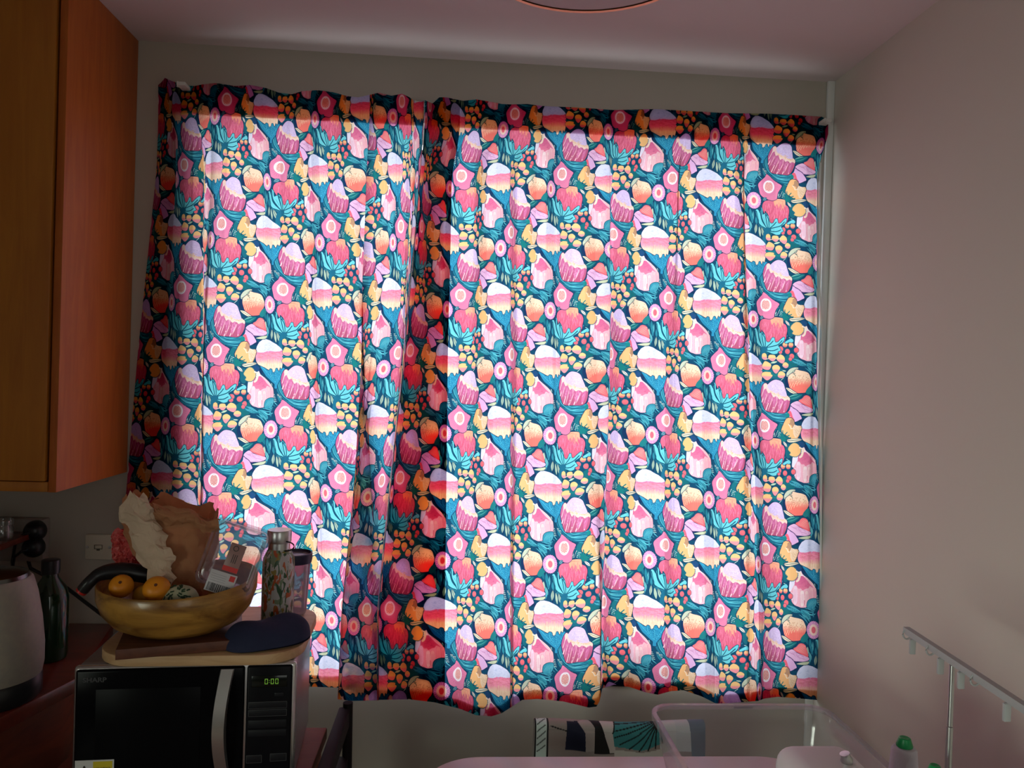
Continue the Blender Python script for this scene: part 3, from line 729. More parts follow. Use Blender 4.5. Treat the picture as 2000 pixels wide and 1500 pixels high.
# the part turned back behind the panel's left edge
make_panel('turned_edge', np.arange(-1300, 171, 10.0), RT, R_Y, R_TOPE, [(x, y-4) for x, y in R_BOTE], r_gap, R_FOLD, rp, M_BACK, nrow=300, off=-.007)

# ---- left panel
L_HEAD = [(-2100, 309), (-1500, 335), (-940, 353), (-445, 388), (-26, 410), (190, 425), (655, 466), (1110, 495), (1660, 544), (2135, 578), (2555, 607), (2770, 619), (3235, 657), (3690, 684), (4240, 735)]
L_TOP = [(-2100, 306), (-1735, 314), (-1315, 344), (-1100, 347), (-635, 378), (-478, 398), (-180, 401), (320, 431), (655, 458), (885, 480), (1265, 514), (1540, 529), (1660, 548), (1945, 565), (2135, 585),
         (2400, 602), (2770, 624), (2950, 642), (3425, 672), (3845, 716), (4240, 722)]
L_MID = [(-2100, 268), (-1840, 281), (-1470, 315), (-1040, 338), (-970, 343), (-405, 396), (150, 398), (320, 414), (655, 447), (885, 478), (1110, 500), (1265, 518), (1480, 535), (1660, 553), (2135, 602), (2555, 620),
         (2770, 637), (3235, 680), (3425, 700), (3560, 709), (4240, 716)]
L_LOW = [(-2100, 243), (-1470, 289), (-920, 335), (-478, 385), (190, 396), (320, 410), (655, 440), (885, 472), (1110, 489), (1450, 536), (1660, 556), (2135, 606), (2400, 619), (2555, 626), (2770, 642), (2950, 668),
         (3235, 690), (3600, 725), (4240, 745)]
L_BOT = [(-2100, 232), (-1470, 283), (-920, 331), (-478, 382), (190, 393), (320, 407), (655, 437), (885, 469), (1110, 486), (1450, 533), (1660, 553), (2135, 606), (2400, 622), (2554, 635), (2830, 661), (3150, 684),
         (3600, 725), (4240, 740)]
LT = {150: L_HEAD, 235: L_HEAD, 330: L_TOP, 700: L_MID, 1000: L_LOW, 1200: L_BOT, 1400: L_BOT}
L_Y = [(-2185, 196, 238, .7), (-895, 203, 238, .7), (395, 194, 240, 2.7), (1685, 210, 234.7, 1.5), (2975, 201, 240, 1.3), (4265, 198, 243, 1.3), (5555, 198, 243, 1.3)]
L_TOPE = [(300, 172), (309, 166), (316, 160), (322, 152), (335, 158), (350, 163), (365, 167), (380, 168), (395, 165), (420, 162), (440, 165), (460, 168), (490, 166), (520, 172), (545, 181), (570, 184), (590, 178),
          (620, 176), (650, 180), (680, 188), (700, 190), (718, 186), (740, 181), (765, 187), (785, 183), (800, 190), (812, 200), (828, 196)]
L_BOTE = [(200, 1322), (300, 1326), (560, 1336), (600, 1341), (655, 1343), (760, 1346)]
L_FOLD = (-1735, -1315, -1000, -478, 0, 500, 900, 1300, 1600, 2000, 2500, 2800, 3100, 3425, 3700)
def l_gap(X, Y):
    return .015+.057*np.clip((X-350)/190, 0, 1)
usL = np.arange(-2100, 4241, 10.0)
lp = make_panel('curtain', usL, LT, L_Y, L_TOPE, L_BOTE, l_gap, L_FOLD, None, nrow=300)
tag(lp, 'narrower left-hand curtain panel printed with pink and teal banksias, beside the wooden cupboard', 'curtain', 'banksia print curtains over the window')
LK = dict(T=LT, Yc=L_Y, top=L_TOPE, bot=L_BOTE, gap=l_gap, folds=L_FOLD)
strip_of('header_tape', usL[::2], 'head', lp, h=60, **LK)
strip_of('hem', usL[::2], 'hem', lp, h=24, **LK)
# front pleat of the left panel, next to the opening
B_T = {150: [(4500, 722), (4900, 735), (5350, 774), (5815, 799), (5900, 803), (6270, 806), (6820, 828)],
       235: [(4500, 722), (4900, 735), (5350, 774), (5815, 799), (5900, 803), (6270, 808), (6820, 828)],
       330: [(4500, 716), (4610, 731), (4985, 760), (5530, 788), (5815, 797), (6820, 822)],
       440: [(4500, 712), (4610, 728), (4985, 754), (5350, 771), (5815, 797), (6820, 813)],
       560: [(4500, 707), (4610, 720), (4985, 747), (5530, 785), (5815, 792), (6820, 800)],
       700: [(4500, 706), (4610, 708), (4715, 712), (5134, 737), (5410, 766), (5590, 781), (5815, 787), (6820, 791)],
       930: [(4500, 693), (4700, 696), (5134, 708), (5410, 738), (5815, 762), (6820, 765)],
       1190: [(4500, 667), (4900, 668), (5134, 679), (5410, 704), (5815, 736), (6820, 740)], 1400: [(4500, 658), (4900, 660), (5134, 675), (5410, 702), (5815, 736), (6820, 740)]}
bp = make_panel('front_pleat', np.arange(4500, 6821, 10.0), B_T, L_Y, L_TOPE, [(640, 1364), (690, 1369), (760, 1367)], .088, (4900, 5350, 5815, 6270), lp, nrow=300)
make_panel('hem', np.arange(4500, 6821, 20.0), B_T, L_Y, L_TOPE, [(640, 1364), (690, 1369), (760, 1367)], .088, (4900, 5350, 5815, 6270), bp, M_BACK, ('hem', 20), nrow=20, off=-.004)
make_panel('header_tape', np.arange(4500, 6821, 20.0), B_T, L_Y, L_TOPE, [(640, 1364), (690, 1369), (760, 1367)], .088, (4900, 5350, 5815, 6270), bp, M_BACK, ('head', 60), nrow=20, off=-.004)
# ---- track with gliders, pull cord
M_TRACK = mat('white_plastic', (.72, .73, .70), .4)
tr = empty('curtain_track', 'slim white curtain track fixed to the wall above both banksia curtains', 'curtain track', at(950, 205, WALL-.03))
inv = Matrix.Translation(-tr.location)
zt0, zt1 = at(384, 184, WALL-.013), at(1600, 243, WALL-.013)
m = Mesh(); d = (zt1-zt0)
m.tube([zt0, (zt0+zt1)/2, zt1], .005, 8); m.build('rail', M_TRACK, tr, M=inv)
for (px, py) in ((356, 165), (818, 203), (1614, 236)):
    p = at(px, py, WALL-.05); m = Mesh().box(p.x-.012, p.x+.012, p.y-.012, WALL-.001, p.z-.006, p.z+.004, .002)
    m.tube([p+Vector((-.008, -.012, .004)), p+Vector((-.008, -.016, -.012)), p+Vector((.004, -.016, -.014))], .0016, 6)
    m.build('bracket', M_TRACK, tr, M=inv)
m = Mesh(); pts = [at(x+3, y, WALL-.03) for x, y in ((1599, 318), (1597, 380), (1599, 460), (1597, 560), (1602, 650), (1600, 760), (1601, 900), (1600, 1100), (1604, 1240), (1605, 1330))]
tag(m.tube(pts, .0035, 8).build('pull_cord', M_TRACK), 'thin white curtain cord hanging straight down in the corner', 'cord')
# ---------------------------------------------------------------- tall wooden wall cupboard
M_WOODC = mat('orange_varnished_wood', (.50, .135, .018), .5, wood=((6, 6, .7), 5, (.40, .095, .012)))
M_WOODD = mat('golden_varnished_wood', (.50, .19, .022), .45, wood=((5, 5, .5), 4, (.40, .135, .016)))
M_WOODK = mat('dark_varnished_wood', (.16, .035, .012), .4, wood=((6, 1, 6), 4, (.10, .02, .008)))
cx = at(260, 500, WALL).x
_d = ray(122, 480); CY = cx/_d.x*_d.y                       # front of the side panel
cz = at(100, 962, CY).z
cup = empty('wall_cupboard', 'tall orange-brown wooden cupboard hung on the wall left of the curtains', 'cupboard', (cx-.35, WALL, cz))
inv = Matrix.Translation(-cup.location)
m = Mesh(); m.box(cx-.018, cx, CY, WALL-.001, cz, ZC-.001, .0015); m.build('side_panel', M_WOODC, cup, M=inv)
m = Mesh(); m.box(cx-.9, cx-.0185, CY+.006, WALL-.001, cz, cz+.018); m.build('bottom_panel', M_WOODC, cup, M=inv)
m = Mesh(); m.box(cx-.9, cx-.882, CY, WALL-.001, cz, ZC-.001); m.build('side_panel', M_WOODC, cup, M=inv)
m = Mesh(); m.box(cx-.88, cx-.0185, WALL-.012, WALL-.002, cz+.0185, ZC-.001); m.build('back_panel', M_WOODK, cup, M=inv)
m = Mesh(); m.box(cx-.88, cx-.019, CY-.001, CY+.018, cz+.001, cz+.024, .002); m.build('bottom_rail', M_WOODD, cup, M=inv)
for i in range(2):
    x1 = cx-.024-i*.43
    m = Mesh(); m.box(x1-.426, x1, CY-.004, CY+.014, cz+.0255, ZC-.003, .003)
    dr = m.build('door', M_WOODD, cup, M=inv)
    hx = x1-.39 if i == 0 else x1-.03
    m = Mesh(); m.tube([(hx, CY-.003, cz+.16), (hx, CY-.028, cz+.17), (hx, CY-.028, cz+.27), (hx, CY-.003, cz+.28)], .005, 8)
    m.build('handle', mat('brushed_steel', (.55, .55, .55), .3, 1.0) if i == 0 else bpy.data.materials['brushed_steel'], dr, M=inv)
M_STEEL = bpy.data.materials['brushed_steel']

# ---------------------------------------------------------------- counter with kettle and bottle
M_CTOP = mat('dark_red_wood_top', (.15, .022, .010), .3, wood=((1.5, 8, 8), 3, (.09, .014, .008)), coat=.15)
ZK = .87
c1, c2 = atz(0, 1402, ZK), atz(150, 1324, ZK)
ctr = empty('kitchen_counter', 'dark red-brown wooden counter under the wall cupboard, left of the microwave', 'counter', (c2.x-.5, WALL-.3, 0))
inv = Matrix.Translation(-ctr.location)
yb_ = WALL-.004
sl = (c1.x-c2.x)/(c1.y-c2.y)
xa, xb = c2.x+sl*(1.35-c2.y), at(222, 1240, WALL).x
m = Mesh(); m.prism([(-2.0, 1.35), (xa, 1.35), (c2.x, c2.y), (xb, yb_), (-2.0, yb_)], ZK-.035, ZK, .004); m.build('worktop', M_CTOP, ctr, M=inv)
m = Mesh(); m.prism([(-2.0, 1.40), (xa-.03, 1.40), (c2.x-.03, c2.y), (xb-.03, yb_), (-2.0, yb_)], .10, ZK-.036); m.build('cabinet_body', M_WOODK, ctr, M=inv)
m = Mesh(); m.prism([(-2.0, 1.46), (xa-.08, 1.46), (c2.x-.08, c2.y), (xb-.08, yb_), (-2.0, yb_)], .001, .10); m.build('plinth', M_WOODK, ctr, M=inv)
for i in range(2):
    m = Mesh(); x1 = xa-.05-i*.46; m.box(x1-.45, x1, 1.382, 1.399, .12, ZK-.05, .003); dr = m.build('door', M_WOODC, ctr, M=inv)
    m = Mesh(); m.tube([(x1-.06, 1.383, .64), (x1-.06, 1.36, .65), (x1-.06, 1.36, .74), (x1-.06, 1.383, .75)], .005, 8); m.build('handle', M_STEEL, dr, M=inv)

# kettle
KY = 1.70
kb = at(-22, 1330, KY); kb.z = ZK; sc = KY/FPX
M_KET = mat('brushed_grey_steel_kettle', (.36, .33, .265), .6, .3, noise=(90, (.30, .28, .25), .3))
M_BLK = mat('black_plastic', (.012, .012, .014), .35)
M_CLR = clear_mat('clear_plastic', (.92, .93, .93), .06, .08)
ke = empty('electric_kettle', 'brushed steel electric kettle on the counter at the left edge', 'kettle', kb)
K = lambda px: px*sc
m = Mesh(); m.lathe([(0, .05), (K(86), .05), (K(89), .07), (K(89), .11), (K(84), .17), (K(76), .225), (K(68), .258), (K(64), .262), (0, .262)], 48); m.build('body', M_KET, ke)
m = Mesh(); m.lathe([(0, 0), (K(82), 0), (K(87), .008), (K(87), .044), (K(84), .05), (0, .05)], 48); m.build('base', M_BLK, ke)
m = Mesh(); m.lathe([(0, .262), (K(62), .262), (K(60), .270), (K(40), .276), (K(14), .278), (K(12), .292), (0, .294)], 40); m.build('lid', mat('dark_steel_lid', (.16, .16, .16), .25, 1.0), ke)
m = Mesh(); m.tube([(-K(60), 0, .255), (-K(95), 0, .27), (-K(130), 0, .235), (-K(130), 0, .13), (-K(92), 0, .085)], .012, 10); m.build('handle', M_BLK, ke)
m = Mesh(); m.box(K(10), K(40), -K(83), -K(77), .12, .17, .002); m.build('level_window', M_STEEL, ke)

# green bottle
bp_ = at(95, 1265, 1.93); bp_.z = ZK; sb = 1.93/FPX
M_GRN = mat('dark_green_glass', (.010, .05, .016), .08, spec=.6, trans=.55, ior=1.5)
bo = empty('green_bottle', 'dark green glass bottle standing on the counter behind the kettle', 'bottle', bp_)
r = sb*32; H = sb*188
m = Mesh(); m.lathe([(0, .002), (r*.92, .002), (r, .012), (r, H*.62), (r*.85, H*.72), (r*.45, H*.82), (r*.40, H*.86), (0, H*.86)], 32); m.build('glass', M_GRN, bo)
m = Mesh(); m.lathe([(0, H*.862), (r*.48, H*.862), (r*.5, H*.9), (r*.5, H*.995), (r*.44, H), (0, H)], 24); m.build('cap', M_BLK, bo)

# ---------------------------------------------------------------- sockets, switch, little shelf on the wall
M_PLATE = mat('cream_switch_plate', (.62, .58, .46), .4)
M_GREYP = mat('grey_socket_plastic', (.30, .265, .235), .5)
def wplate(x0, y0, x1, y1, th, name, label, cat, mt):
    a, b = at(x0, y0, WALL), at(x1, y1, WALL)
    e = empty(name, label, cat, ((a.x+b.x)/2, WALL, (a.z+b.z)/2)); inv = Matrix.Translation(-e.location)
    Mesh().box(a.x, b.x, WALL-th, WALL-.0005, b.z, a.z, .004, 2).build('plate', mt, e, M=inv)
    return e, inv, a, b
e, inv, a, b = wplate(170, 1042, 222, 1092, .012, 'telephone_socket', 'cream square telephone socket plate on the wall left of the paper bag', 'wall socket', M_PLATE)
c = e.location
m = Mesh(); m.box(c.x-.011, c.x+.011, WALL-.0135, WALL-.010, c.z-.005, c.z+.007); m.box(c.x-.004, c.x+.004, WALL-.014, WALL-.010, c.z-.009, c.z-.004)
m.build('socket_opening', mat('dark_recess', (.10, .09, .07), .6), e, M=inv)
m = Mesh(); m.box(c.x-.008, c.x+.010, WALL-.0150, WALL-.0136, c.z-.003, c.z+.006, .0004); m.build('shutter', M_PLATE, e, M=inv)
for s in (-1, 1):
    m = Mesh(); m.lathe([(0, 0), (.0042, 0), (.0036, .002), (0, .0024)], 14, Matrix.Translation((c.x+s*.030, WALL-.0118, c.z))@Matrix.Rotation(PI/2, 4, 'X')); m.build('screw', M_STEEL, e, M=inv)
e, inv, a, b = wplate(-10, 1008, 97, 1092, .035, 'double_socket', 'dark grey double wall socket box under the cupboard, with two black plugs', 'wall socket', M_GREYP)
for i, (px, py) in enumerate(((70, 1036), (67, 1068))):
    p = at(px, py, WALL-.04); rr = 19*WALL/FPX
    pg = empty('black_plug', ('upper' if i == 0 else 'lower')+' round black plug pushed into the double wall socket', 'plug', (p.x, WALL-.0355, p.z), 0, 'plugs in the double socket')
    m = Mesh(); m.lathe([(0, 0), (rr, 0), (rr, .012), (rr*.8, .026), (rr*.45, .034), (0, .035)], 26, Matrix.Rotation(PI/2, 4, 'X')); m.build('body', M_BLK, pg)
    m = Mesh(); L = (-.03, -.045, -.02, -.10) if i == 0 else (-.02, -.03, -.035, -.10)
    m.tube([(0, -.03, 0), (-.012, -.045, -.004), (-.030, -.045, -.02), (-.040, -.04, -.08), (-.038, -.03, -.16+i*.03)], .004, 8); m.build('cord', M_BLK, pg)
# black cable along the wall, down behind the wooden bowl
m = Mesh(); m.tube([at(x, y, Y) for x, y, Y in ((52, 1085, 2.17), (60, 1110, 2.17), (95, 1128, 2.17), (130, 1148, 2.16), (165, 1175, 2.14), (205, 1205, 2.10), (250, 1240, 2.05))], .0048, 8)
tag(m.build('black_cable', M_BLK), 'black cable sloping down the wall behind the wooden bowl', 'cable')
# small shelf with glass
s0 = at(52, 1045, 2.12)
sh = tag(Mesh().box(s0.x-.45, s0.x, 1.98, WALL-.036, s0.z-.016, s0.z, .002).build('small_shelf', M_CTOP), 'thin dark red shelf on the wall at the left edge, above the kettle', 'shelf')
g = at(4, 1044, 2.06); g.z = s0.z
gl = empty('glass_jar', 'clear glass jar on the small shelf above the kettle', 'jar', g)
M_GLS = clear_mat('clear_glass', (.90, .93, .93), .10, .06)
m = Mesh(); m.lathe([(0, .001), (.022, .001), (.025, .006), (.026, .03), (.022, .038), (.022, .040)], 28); m.build('body', M_GLS, gl)
m = Mesh(); m.lathe([(0, .0405), (.026, .0405), (.026, .052), (.022, .055), (0, .055)], 28); m.build('lid', M_GLS, gl)
# ---------------------------------------------------------------- side table carrying the microwave
ZT = .715
M_TBL = mat('reddish_brown_wood_table', (.22, .065, .03), .55, wood=((1, 7, 7), 4, (.18, .045, .02)))
tl_, tr_ = atz(655, 1420, ZT), 1
tb = empty('side_table', 'reddish brown wooden side table under the microwave', 'table', (-.52, 1.66, 0))
inv = Matrix.Translation(-tb.location)
tx1 = at(678, 1430, 1.93).x-.045; tx0 = c2.x+.012
Mesh().box(tx0, tx1, 1.30, tl_.y, ZT-.03, ZT, .004).build('top', M_TBL, tb, M=inv)
for x in (tx0+.03, tx1-.03):
    for y in (1.335, tl_.y-.035):
        Mesh().box(x-.02, x+.02, y-.02, y+.02, 0.001, ZT-.0305, .003).build('leg', M_TBL, tb, M=inv)
Mesh().box(tx0+.05, tx1-.05, 1.345, 1.365, ZT-.10, ZT-.0305).build('apron', M_TBL, tb, M=inv)

# ---------------------------------------------------------------- microwave
M_SIL = mat('silver_plastic', (.42, .42, .43), .32, .75)
M_SILB = mat('bright_silver_trim', (.68, .68, .68), .25, .9)
M_MBLK = mat('glossy_black_glass', (.0035, .0035, .0045), .14, spec=.08)
M_MBL2 = mat('black_control_panel', (.006, .006, .008), .3, spec=.12)
M_LBLK = mat('dim_grey_print', (.05, .05, .055), .5)
MY = 1.56
fl, fr_ = at(141, 1400, MY), at(577, 1400, MY+.035)
dx_, dy_ = fr_.x-fl.x, fr_.y-fl.y
MW_W = math.hypot(dx_, dy_); ANG = math.atan2(dy_, dx_)
MW_H = at(300, 1299, MY+.01).z-ZT-.012
DEP_M = .30
mw = empty('microwave_oven', 'black and silver microwave oven on the side table, wooden boards on top', 'microwave', (fl.x, fl.y, ZT), ANG)
W_, H_ = MW_W, MW_H
z0 = .012
body = Mesh()
body.box(.004, W_-.004, .016, DEP_M, z0, z0+H_, .010, 3); body.build('casing', M_SIL, mw)
Mesh().box(0, W_, .0, .0165, z0, z0+H_, .009, 3).build('front_frame', M_SILB, mw)
dw = W_*.762                                                   # door width
sy = H_-.012
dr = Mesh().box(.006, dw, -.006, .004, z0+.014, z0+H_-.006, .005, 3).build('door', M_MBLK, mw)
Mesh().box(.045, dw-.085, -.0066, -.0056, z0+.045, z0+H_-.045, .0003).build('window', mat('dark_door_mesh', (.004, .004, .005), .3, spec=.06), dr)
pn = Mesh().box(dw+.004, W_-.008, -.005, .004, z0+.014, z0+H_-.006, .005, 3).build('control_panel', M_MBL2, mw)
# curved handle
hm = bmesh.new(); pr = []
hx0 = dw-.048
N = 18
b = Mesh()
for i in range(N+1):
    t = i/N; z = z0+.022+t*(H_-.032); bow = math.sin(PI*t)
    cxh = hx0+.014-.010*bow; hw = .0115
    pr.append([(cxh-hw, -.008-.026*bow, z), (cxh+hw, -.008-.026*bow, z), (cxh+hw+.002, -.0065-.014*bow, z), (cxh-hw-.002, -.0065-.014*bow, z)])
vs = [[b.bm.verts.new(p) for p in q] for q in pr]
for a_, c_ in zip(vs, vs[1:]):
    for k in range(4):
        b.bm.faces.new((a_[k], a_[(k+1) % 4], c_[(k+1) % 4], c_[k]))
b.bm.faces.new(vs[0][::-1]); b.bm.faces.new(vs[-1]); bmesh.ops.recalc_face_normals(b.bm, faces=b.bm.faces)
b.build('handle', M_SILB, dr, auto=30)
def text(body, name, size, loc, mt, parent, rot=(PI/2, 0, 0), ext=.0002, bold=0.0, sx=1.0, align='LEFT'):
    cu = bpy.data.curves.new(name, 'FONT'); cu.body = body; cu.size = size; cu.extrude = ext; cu.offset = bold; cu.align_x = align
    o = bpy.data.objects.new(name+'_src', cu); COL.objects.link(o)
    dg = bpy.context.evaluated_depsgraph_get(); me = bpy.data.meshes.new_from_object(o.evaluated_get(dg)); bpy.data.objects.remove(o, do_unlink=True)
    me.name = name; me.materials.clear(); me.materials.append(mt)
    me.transform(Matrix.Translation(loc)@Matrix.Rotation(rot[2], 4, 'Z')@Matrix.Rotation(rot[0], 4, 'X')@Matrix.Rotation(rot[1], 4, 'Z')@Matrix.Diagonal((sx, 1, 1, 1)))
    q = bpy.data.objects.new(name, me); COL.objects.link(q); q.parent = parent; return q
text('SHARP', 'logo', .013, (.020, -.0063, z0+H_-.030), M_LBLK, dr, bold=.0003, sx=1.15)
M_LED = mat('green_display_digits', (.02, .06, .01), .5, emit=((.28, .62, .06), .42))
px0 = dw+.004; pw = W_-.008-px0
ds = Mesh().box(px0+.010, px0+pw-.010, -.0062, -.0048, z0+H_-.050, z0+H_-.026, .001).build('display', mat('display_glass', (.004, .006, .005), .15), pn)
# seven-segment 0:00
m = Mesh()
def seg0(x, z, w_, h_):
    t_ = .0011
    for (a_, b_, c_, d_) in ((x, x+w_, z+h_-t_, z+h_), (x, x+w_, z, z+t_), (x, x+t_, z+.0012, z+h_/2-.0006), (x, x+t_, z+h_/2+.0006, z+h_-.0012), (x+w_-t_, x+w_, z+.0012, z+h_/2-.0006), (x+w_-t_, x+w_, z+h_/2+.0006, z+h_-.0012)):
        m.box(a_, b_, -.0066, -.0063, c_, d_)
bx, bz = px0+pw*.40, z0+H_-.0435
seg0(bx, bz, .006, .011); seg0(bx+.012, bz, .006, .011); seg0(bx+.021, bz, .006, .011)
m.box(bx+.0083, bx+.0094, -.0066, -.0063, bz+.003, bz+.0042); m.box(bx+.0083, bx+.0094, -.0066, -.0063, bz+.0072, bz+.0084)
m.build('digits', M_LED, ds, smooth=False)
M_KEY = mat('dark_grey_keys', (.010, .010, .013), .45, spec=.2); M_KEYL = mat('key_outline', (.07, .07, .075), .5)
zz = z0+H_
for (u0, u1, d0, d1, lit) in ((.62, .82, .070, .062, 1), (.06, .90, .094, .080, 2), (.06, .90, .110, .096, 2), (.06, .90, .134, .118, 0), (.06, .90, .152, .138, 0), (.04, .38, .206, .190, 2), (.56, .92, .204, .188, 2)):
    m = Mesh()
    x0_, x1_ = px0+pw*u0, px0+pw*u1
    if zz-d0 < z0+.016: continue
    m.box(x0_, x1_, -.0058, -.0046, zz-d0, zz-d1, .0008); k_ = m.build('button', M_KEY, pn)
    if lit == 2:
        m = Mesh(); m.box(x0_, x1_, -.0061, -.0059, zz-d1-.0006, zz-d1); m.box(x0_, x1_, -.0061, -.0059, zz-d0, zz-d0+.0006); m.box(x0_, x0_+.0006, -.0061, -.0059, zz-d0, zz-d1); m.box(x1_-.0006, x1_, -.0061, -.0059, zz-d0, zz-d1)
        m.build('outline', M_KEYL, k_, smooth=False)
# warning label, lower left of the door
lw0, lw1 = .010, .083; lz1 = z0+H_-.186; lz0 = max(z0+.016, lz1-.048)
M_WHT = mat('white_label', (.62, .62, .60), .5); M_YEL = mat('yellow_label', (.62, .50, .02), .5); M_INK = mat('black_ink', (.02, .02, .02), .5)
lb = Mesh().box(lw0, lw1, -.0072, -.0063, lz0, lz1).build('warning_label', M_WHT, dr, smooth=False); lb['label'] = 'white and yellow warning label'
m = Mesh(); m.box(lw0+.034, lw1-.003, -.0076, -.0073, lz0+.002, lz1-.003)
m.prism([(lw0+.004, lz0+.004), (lw0+.031, lz0+.004), (lw0+.0175, lz0+.004+.033)], .0073, .0076, M=Matrix(((1, 0, 0, 0), (0, 0, -1, 0), (0, 1, 0, 0), (0, 0, 0, 1)))); m.build('yellow_field', M_YEL, lb, smooth=False)
m = Mesh()
A_, B_, C_ = Vector((lw0+.004, -.0078, lz0+.004)), Vector((lw0+.031, -.0078, lz0+.004)), Vector((lw0+.0175, -.0078, lz0+.037))
for p, q in ((A_, B_), (B_, C_), (C_, A_)):
    m.tube([p, (p+q)/2, q], .0009, 6)
for k in range(3):
    m.box(lw0+.013, lw0+.022, -.0079, -.0076, lz0+.008+k*.004, lz0+.0098+k*.004)
m.build('triangle_outline', M_INK, lb, smooth=False)
text('HOT SURFACE', 'wording', .0046, (lw0+.0365, -.0078, lz0+.030), M_INK, lb)
for x in (.04, W_-.04):
    for y in (.05, DEP_M-.04):
        Mesh().lathe([(0, 0), (.012, 0), (.012, .012), (0, .012)], 16, Matrix.Translation((x, y, 0))).build('foot', M_BLK, mw)
MWM = mw.matrix_basis.copy() if False else Matrix.Translation((fl.x, fl.y, ZT))@Matrix.Rotation(ANG, 4, 'Z')
ZM = ZT+z0+H_

# ---------------------------------------------------------------- boards on the microwave
M_PALE = mat('pale_beech_board', (.56, .36, .19), .45, wood=((1.2, 9, 9), 5, (.46, .27, .13)))
M_RED = mat('dark_walnut_board', (.13, .043, .022), .5, wood=((1.2, 9, 9), 6, (.085, .026, .014)))
ZB = ZM+.0005
bl = at(172, 1285, 1.60); brr = atz(622, 1212, ZB+.021); bf = atz(330, 1305, ZB)
by0, by1 = bf.y, atz(560, 1188, ZB+.021).y
bx0, bx1 = atz(173, 1282, ZB+.021).x, atz(622, 1215, ZB+.021).x
def rrect(x0, x1, y0, y1, r, n=10):
    out = []
    for cx_, cy_, a0 in ((x1-r, y1-r, 0), (x0+r, y1-r, 90), (x0+r, y0+r, 180), (x1-r, y0+r, 270)):
        for k in range(n+1):
            a_ = math.radians(a0+90*k/n); out.append((cx_+r*math.cos(a_), cy_+r*math.sin(a_)))
    return out
Rb = Matrix.Translation((bx0, by0, 0))@Matrix.Rotation(ANG*.6, 4, 'Z')@Matrix.Translation((-bx0, -by0, 0))
bd = Mesh().prism(rrect(bx0, bx1, by0, by1, .085), ZB, ZB+.0215, .003, M=Rb).build('round_cornered_board', M_PALE)
tag(bd, 'pale wooden board with rounded corners lying on top of the microwave', 'chopping board')
ZB2 = ZB+.022
p0 = atz(225, 1290, ZB2); p1 = atz(432, 1272, ZB2)
dd = (p1-p0).normalized(); nn = Vector((-dd.y, dd.x, 0))
L1, L2 = .235, .20
q = [p0, p0+dd*L1, p0+dd*L1+nn*L2, p0+nn*L2]
b2 = Mesh().prism([(v.x, v.y) for v in q], ZB2, ZB2+.021, .0015).build('small_dark_board', M_RED)
tag(b2, 'small dark red-brown board under the wooden bowl', 'chopping board')
ZC2 = ZB2+.0215

# ---------------------------------------------------------------- acacia bowl
bc = at(347, 1200, (p0.y+.115)); BY = p0.y+.125
bc = at(347, 1215, BY)
sbw = BY/FPX
RB = 144*sbw
M_ACA = mat('acacia_wood_bowl', (.46, .235, .045), .3, wood=((1.0, 2.0, 5.5), 5, (.13, .05, .012)), coat=.2)
bw = empty('wooden_bowl', 'round acacia wood fruit bowl holding fruit, paper bag and plastic box', 'bowl', (bc.x, BY, ZC2))
def bowl_mesh():
    b = bmesh.new(); n = 72
    prof = [(.0, 0.0), (.42, 0.0), (.60, .06), (.80, .22), (.93, .46), (.995, .74), (1.0, 1.0), (.985, 1.03), (.955, 1.0), (.945, .74), (.88, .48), (.74, .28), (.52, .14), (.3, .10), (0, .10)]
    rings = []
    for r_, h_ in prof:
        ring = []
        if r_ == 0:
            rings.append([b.verts.new((0, 0, h_*.095))]); continue
        for k in range(n):
            a_ = 2*PI*k/n; c_, s_ = math.cos(a_), math.sin(a_)
            rim = .106+.007*c_+.006*s_+.003*math.sin(2*a_+.5)
            ring.append(b.verts.new((RB*r_*c_, RB*.86*r_*s_, rim*h_)))
        rings.append(ring)
    for a_, c_ in zip(rings, rings[1:]):
        for k in range(n):
            k2 = (k+1) % n
            if len(a_) == 1: b.faces.new((a_[0], c_[k2], c_[k]))
            elif len(c_) == 1: b.faces.new((a_[k], a_[k2], c_[0]))
            else: b.faces.new((a_[k], a_[k2], c_[k2], c_[k]))
    bmesh.ops.recalc_face_normals(b, faces=b.faces)
    m_ = Mesh(); m_.bm.free(); m_.bm = b; return m_
bowl_mesh().build('bowl_shell', M_ACA, bw)
BZ = ZC2
# fruit
M_OR = mat('orange_peel', (.80, .30, .012), .42, noise=(30, (.76, .25, .01), .3), bump=(220, .25, .001))
M_OR2 = mat('dull_yellow_peel', (.50, .26, .02), .45, bump=(220, .25, .001))
def fruit(px, py, Y, rpx, mt, label, squash=.95):
    c_ = at(px, py, Y); r_ = rpx*Y/FPX
    e_ = empty('mandarin', label, 'fruit', c_, 0, 'mandarins in the wooden bowl')
    m_ = Mesh(); pr_ = [(r_*math.sin(PI*k/16), -r_*squash*math.cos(PI*k/16)*(1-.10*math.exp(-((k-16)/1.6)**2))) for k in range(17)]
    pr_[0] = (0, pr_[0][1]); pr_[-1] = (0, pr_[-1][1]); m_.lathe(pr_, 32, Matrix.Rotation(.9, 4, 'X')@Matrix.Rotation(.2, 4, 'Y')); m_.build('peel', mt, e_)
    m_ = Mesh(); m_.lathe([(0, 0), (.0035, 0), (.0025, .002), (0, .0025)], 8, Matrix.Rotation(.9, 4, 'X')@Matrix.Rotation(.2, 4, 'Y')@Matrix.Translation((0, 0, r_*squash*.90))); m_.build('stem_end', M_RED, e_)
fy = BY-RB*.86
fruit(237, 1145, fy+.085, 22, M_OR, 'small orange mandarin at the left rim of the wooden bowl')
fruit(306, 1151, fy+.058, 25, M_OR, 'larger orange mandarin at the front of the bowl, beside the green squash')
fruit(283, 1165, fy+.105, 22, M_OR2, 'dull yellow mandarin half hidden behind the larger orange one')
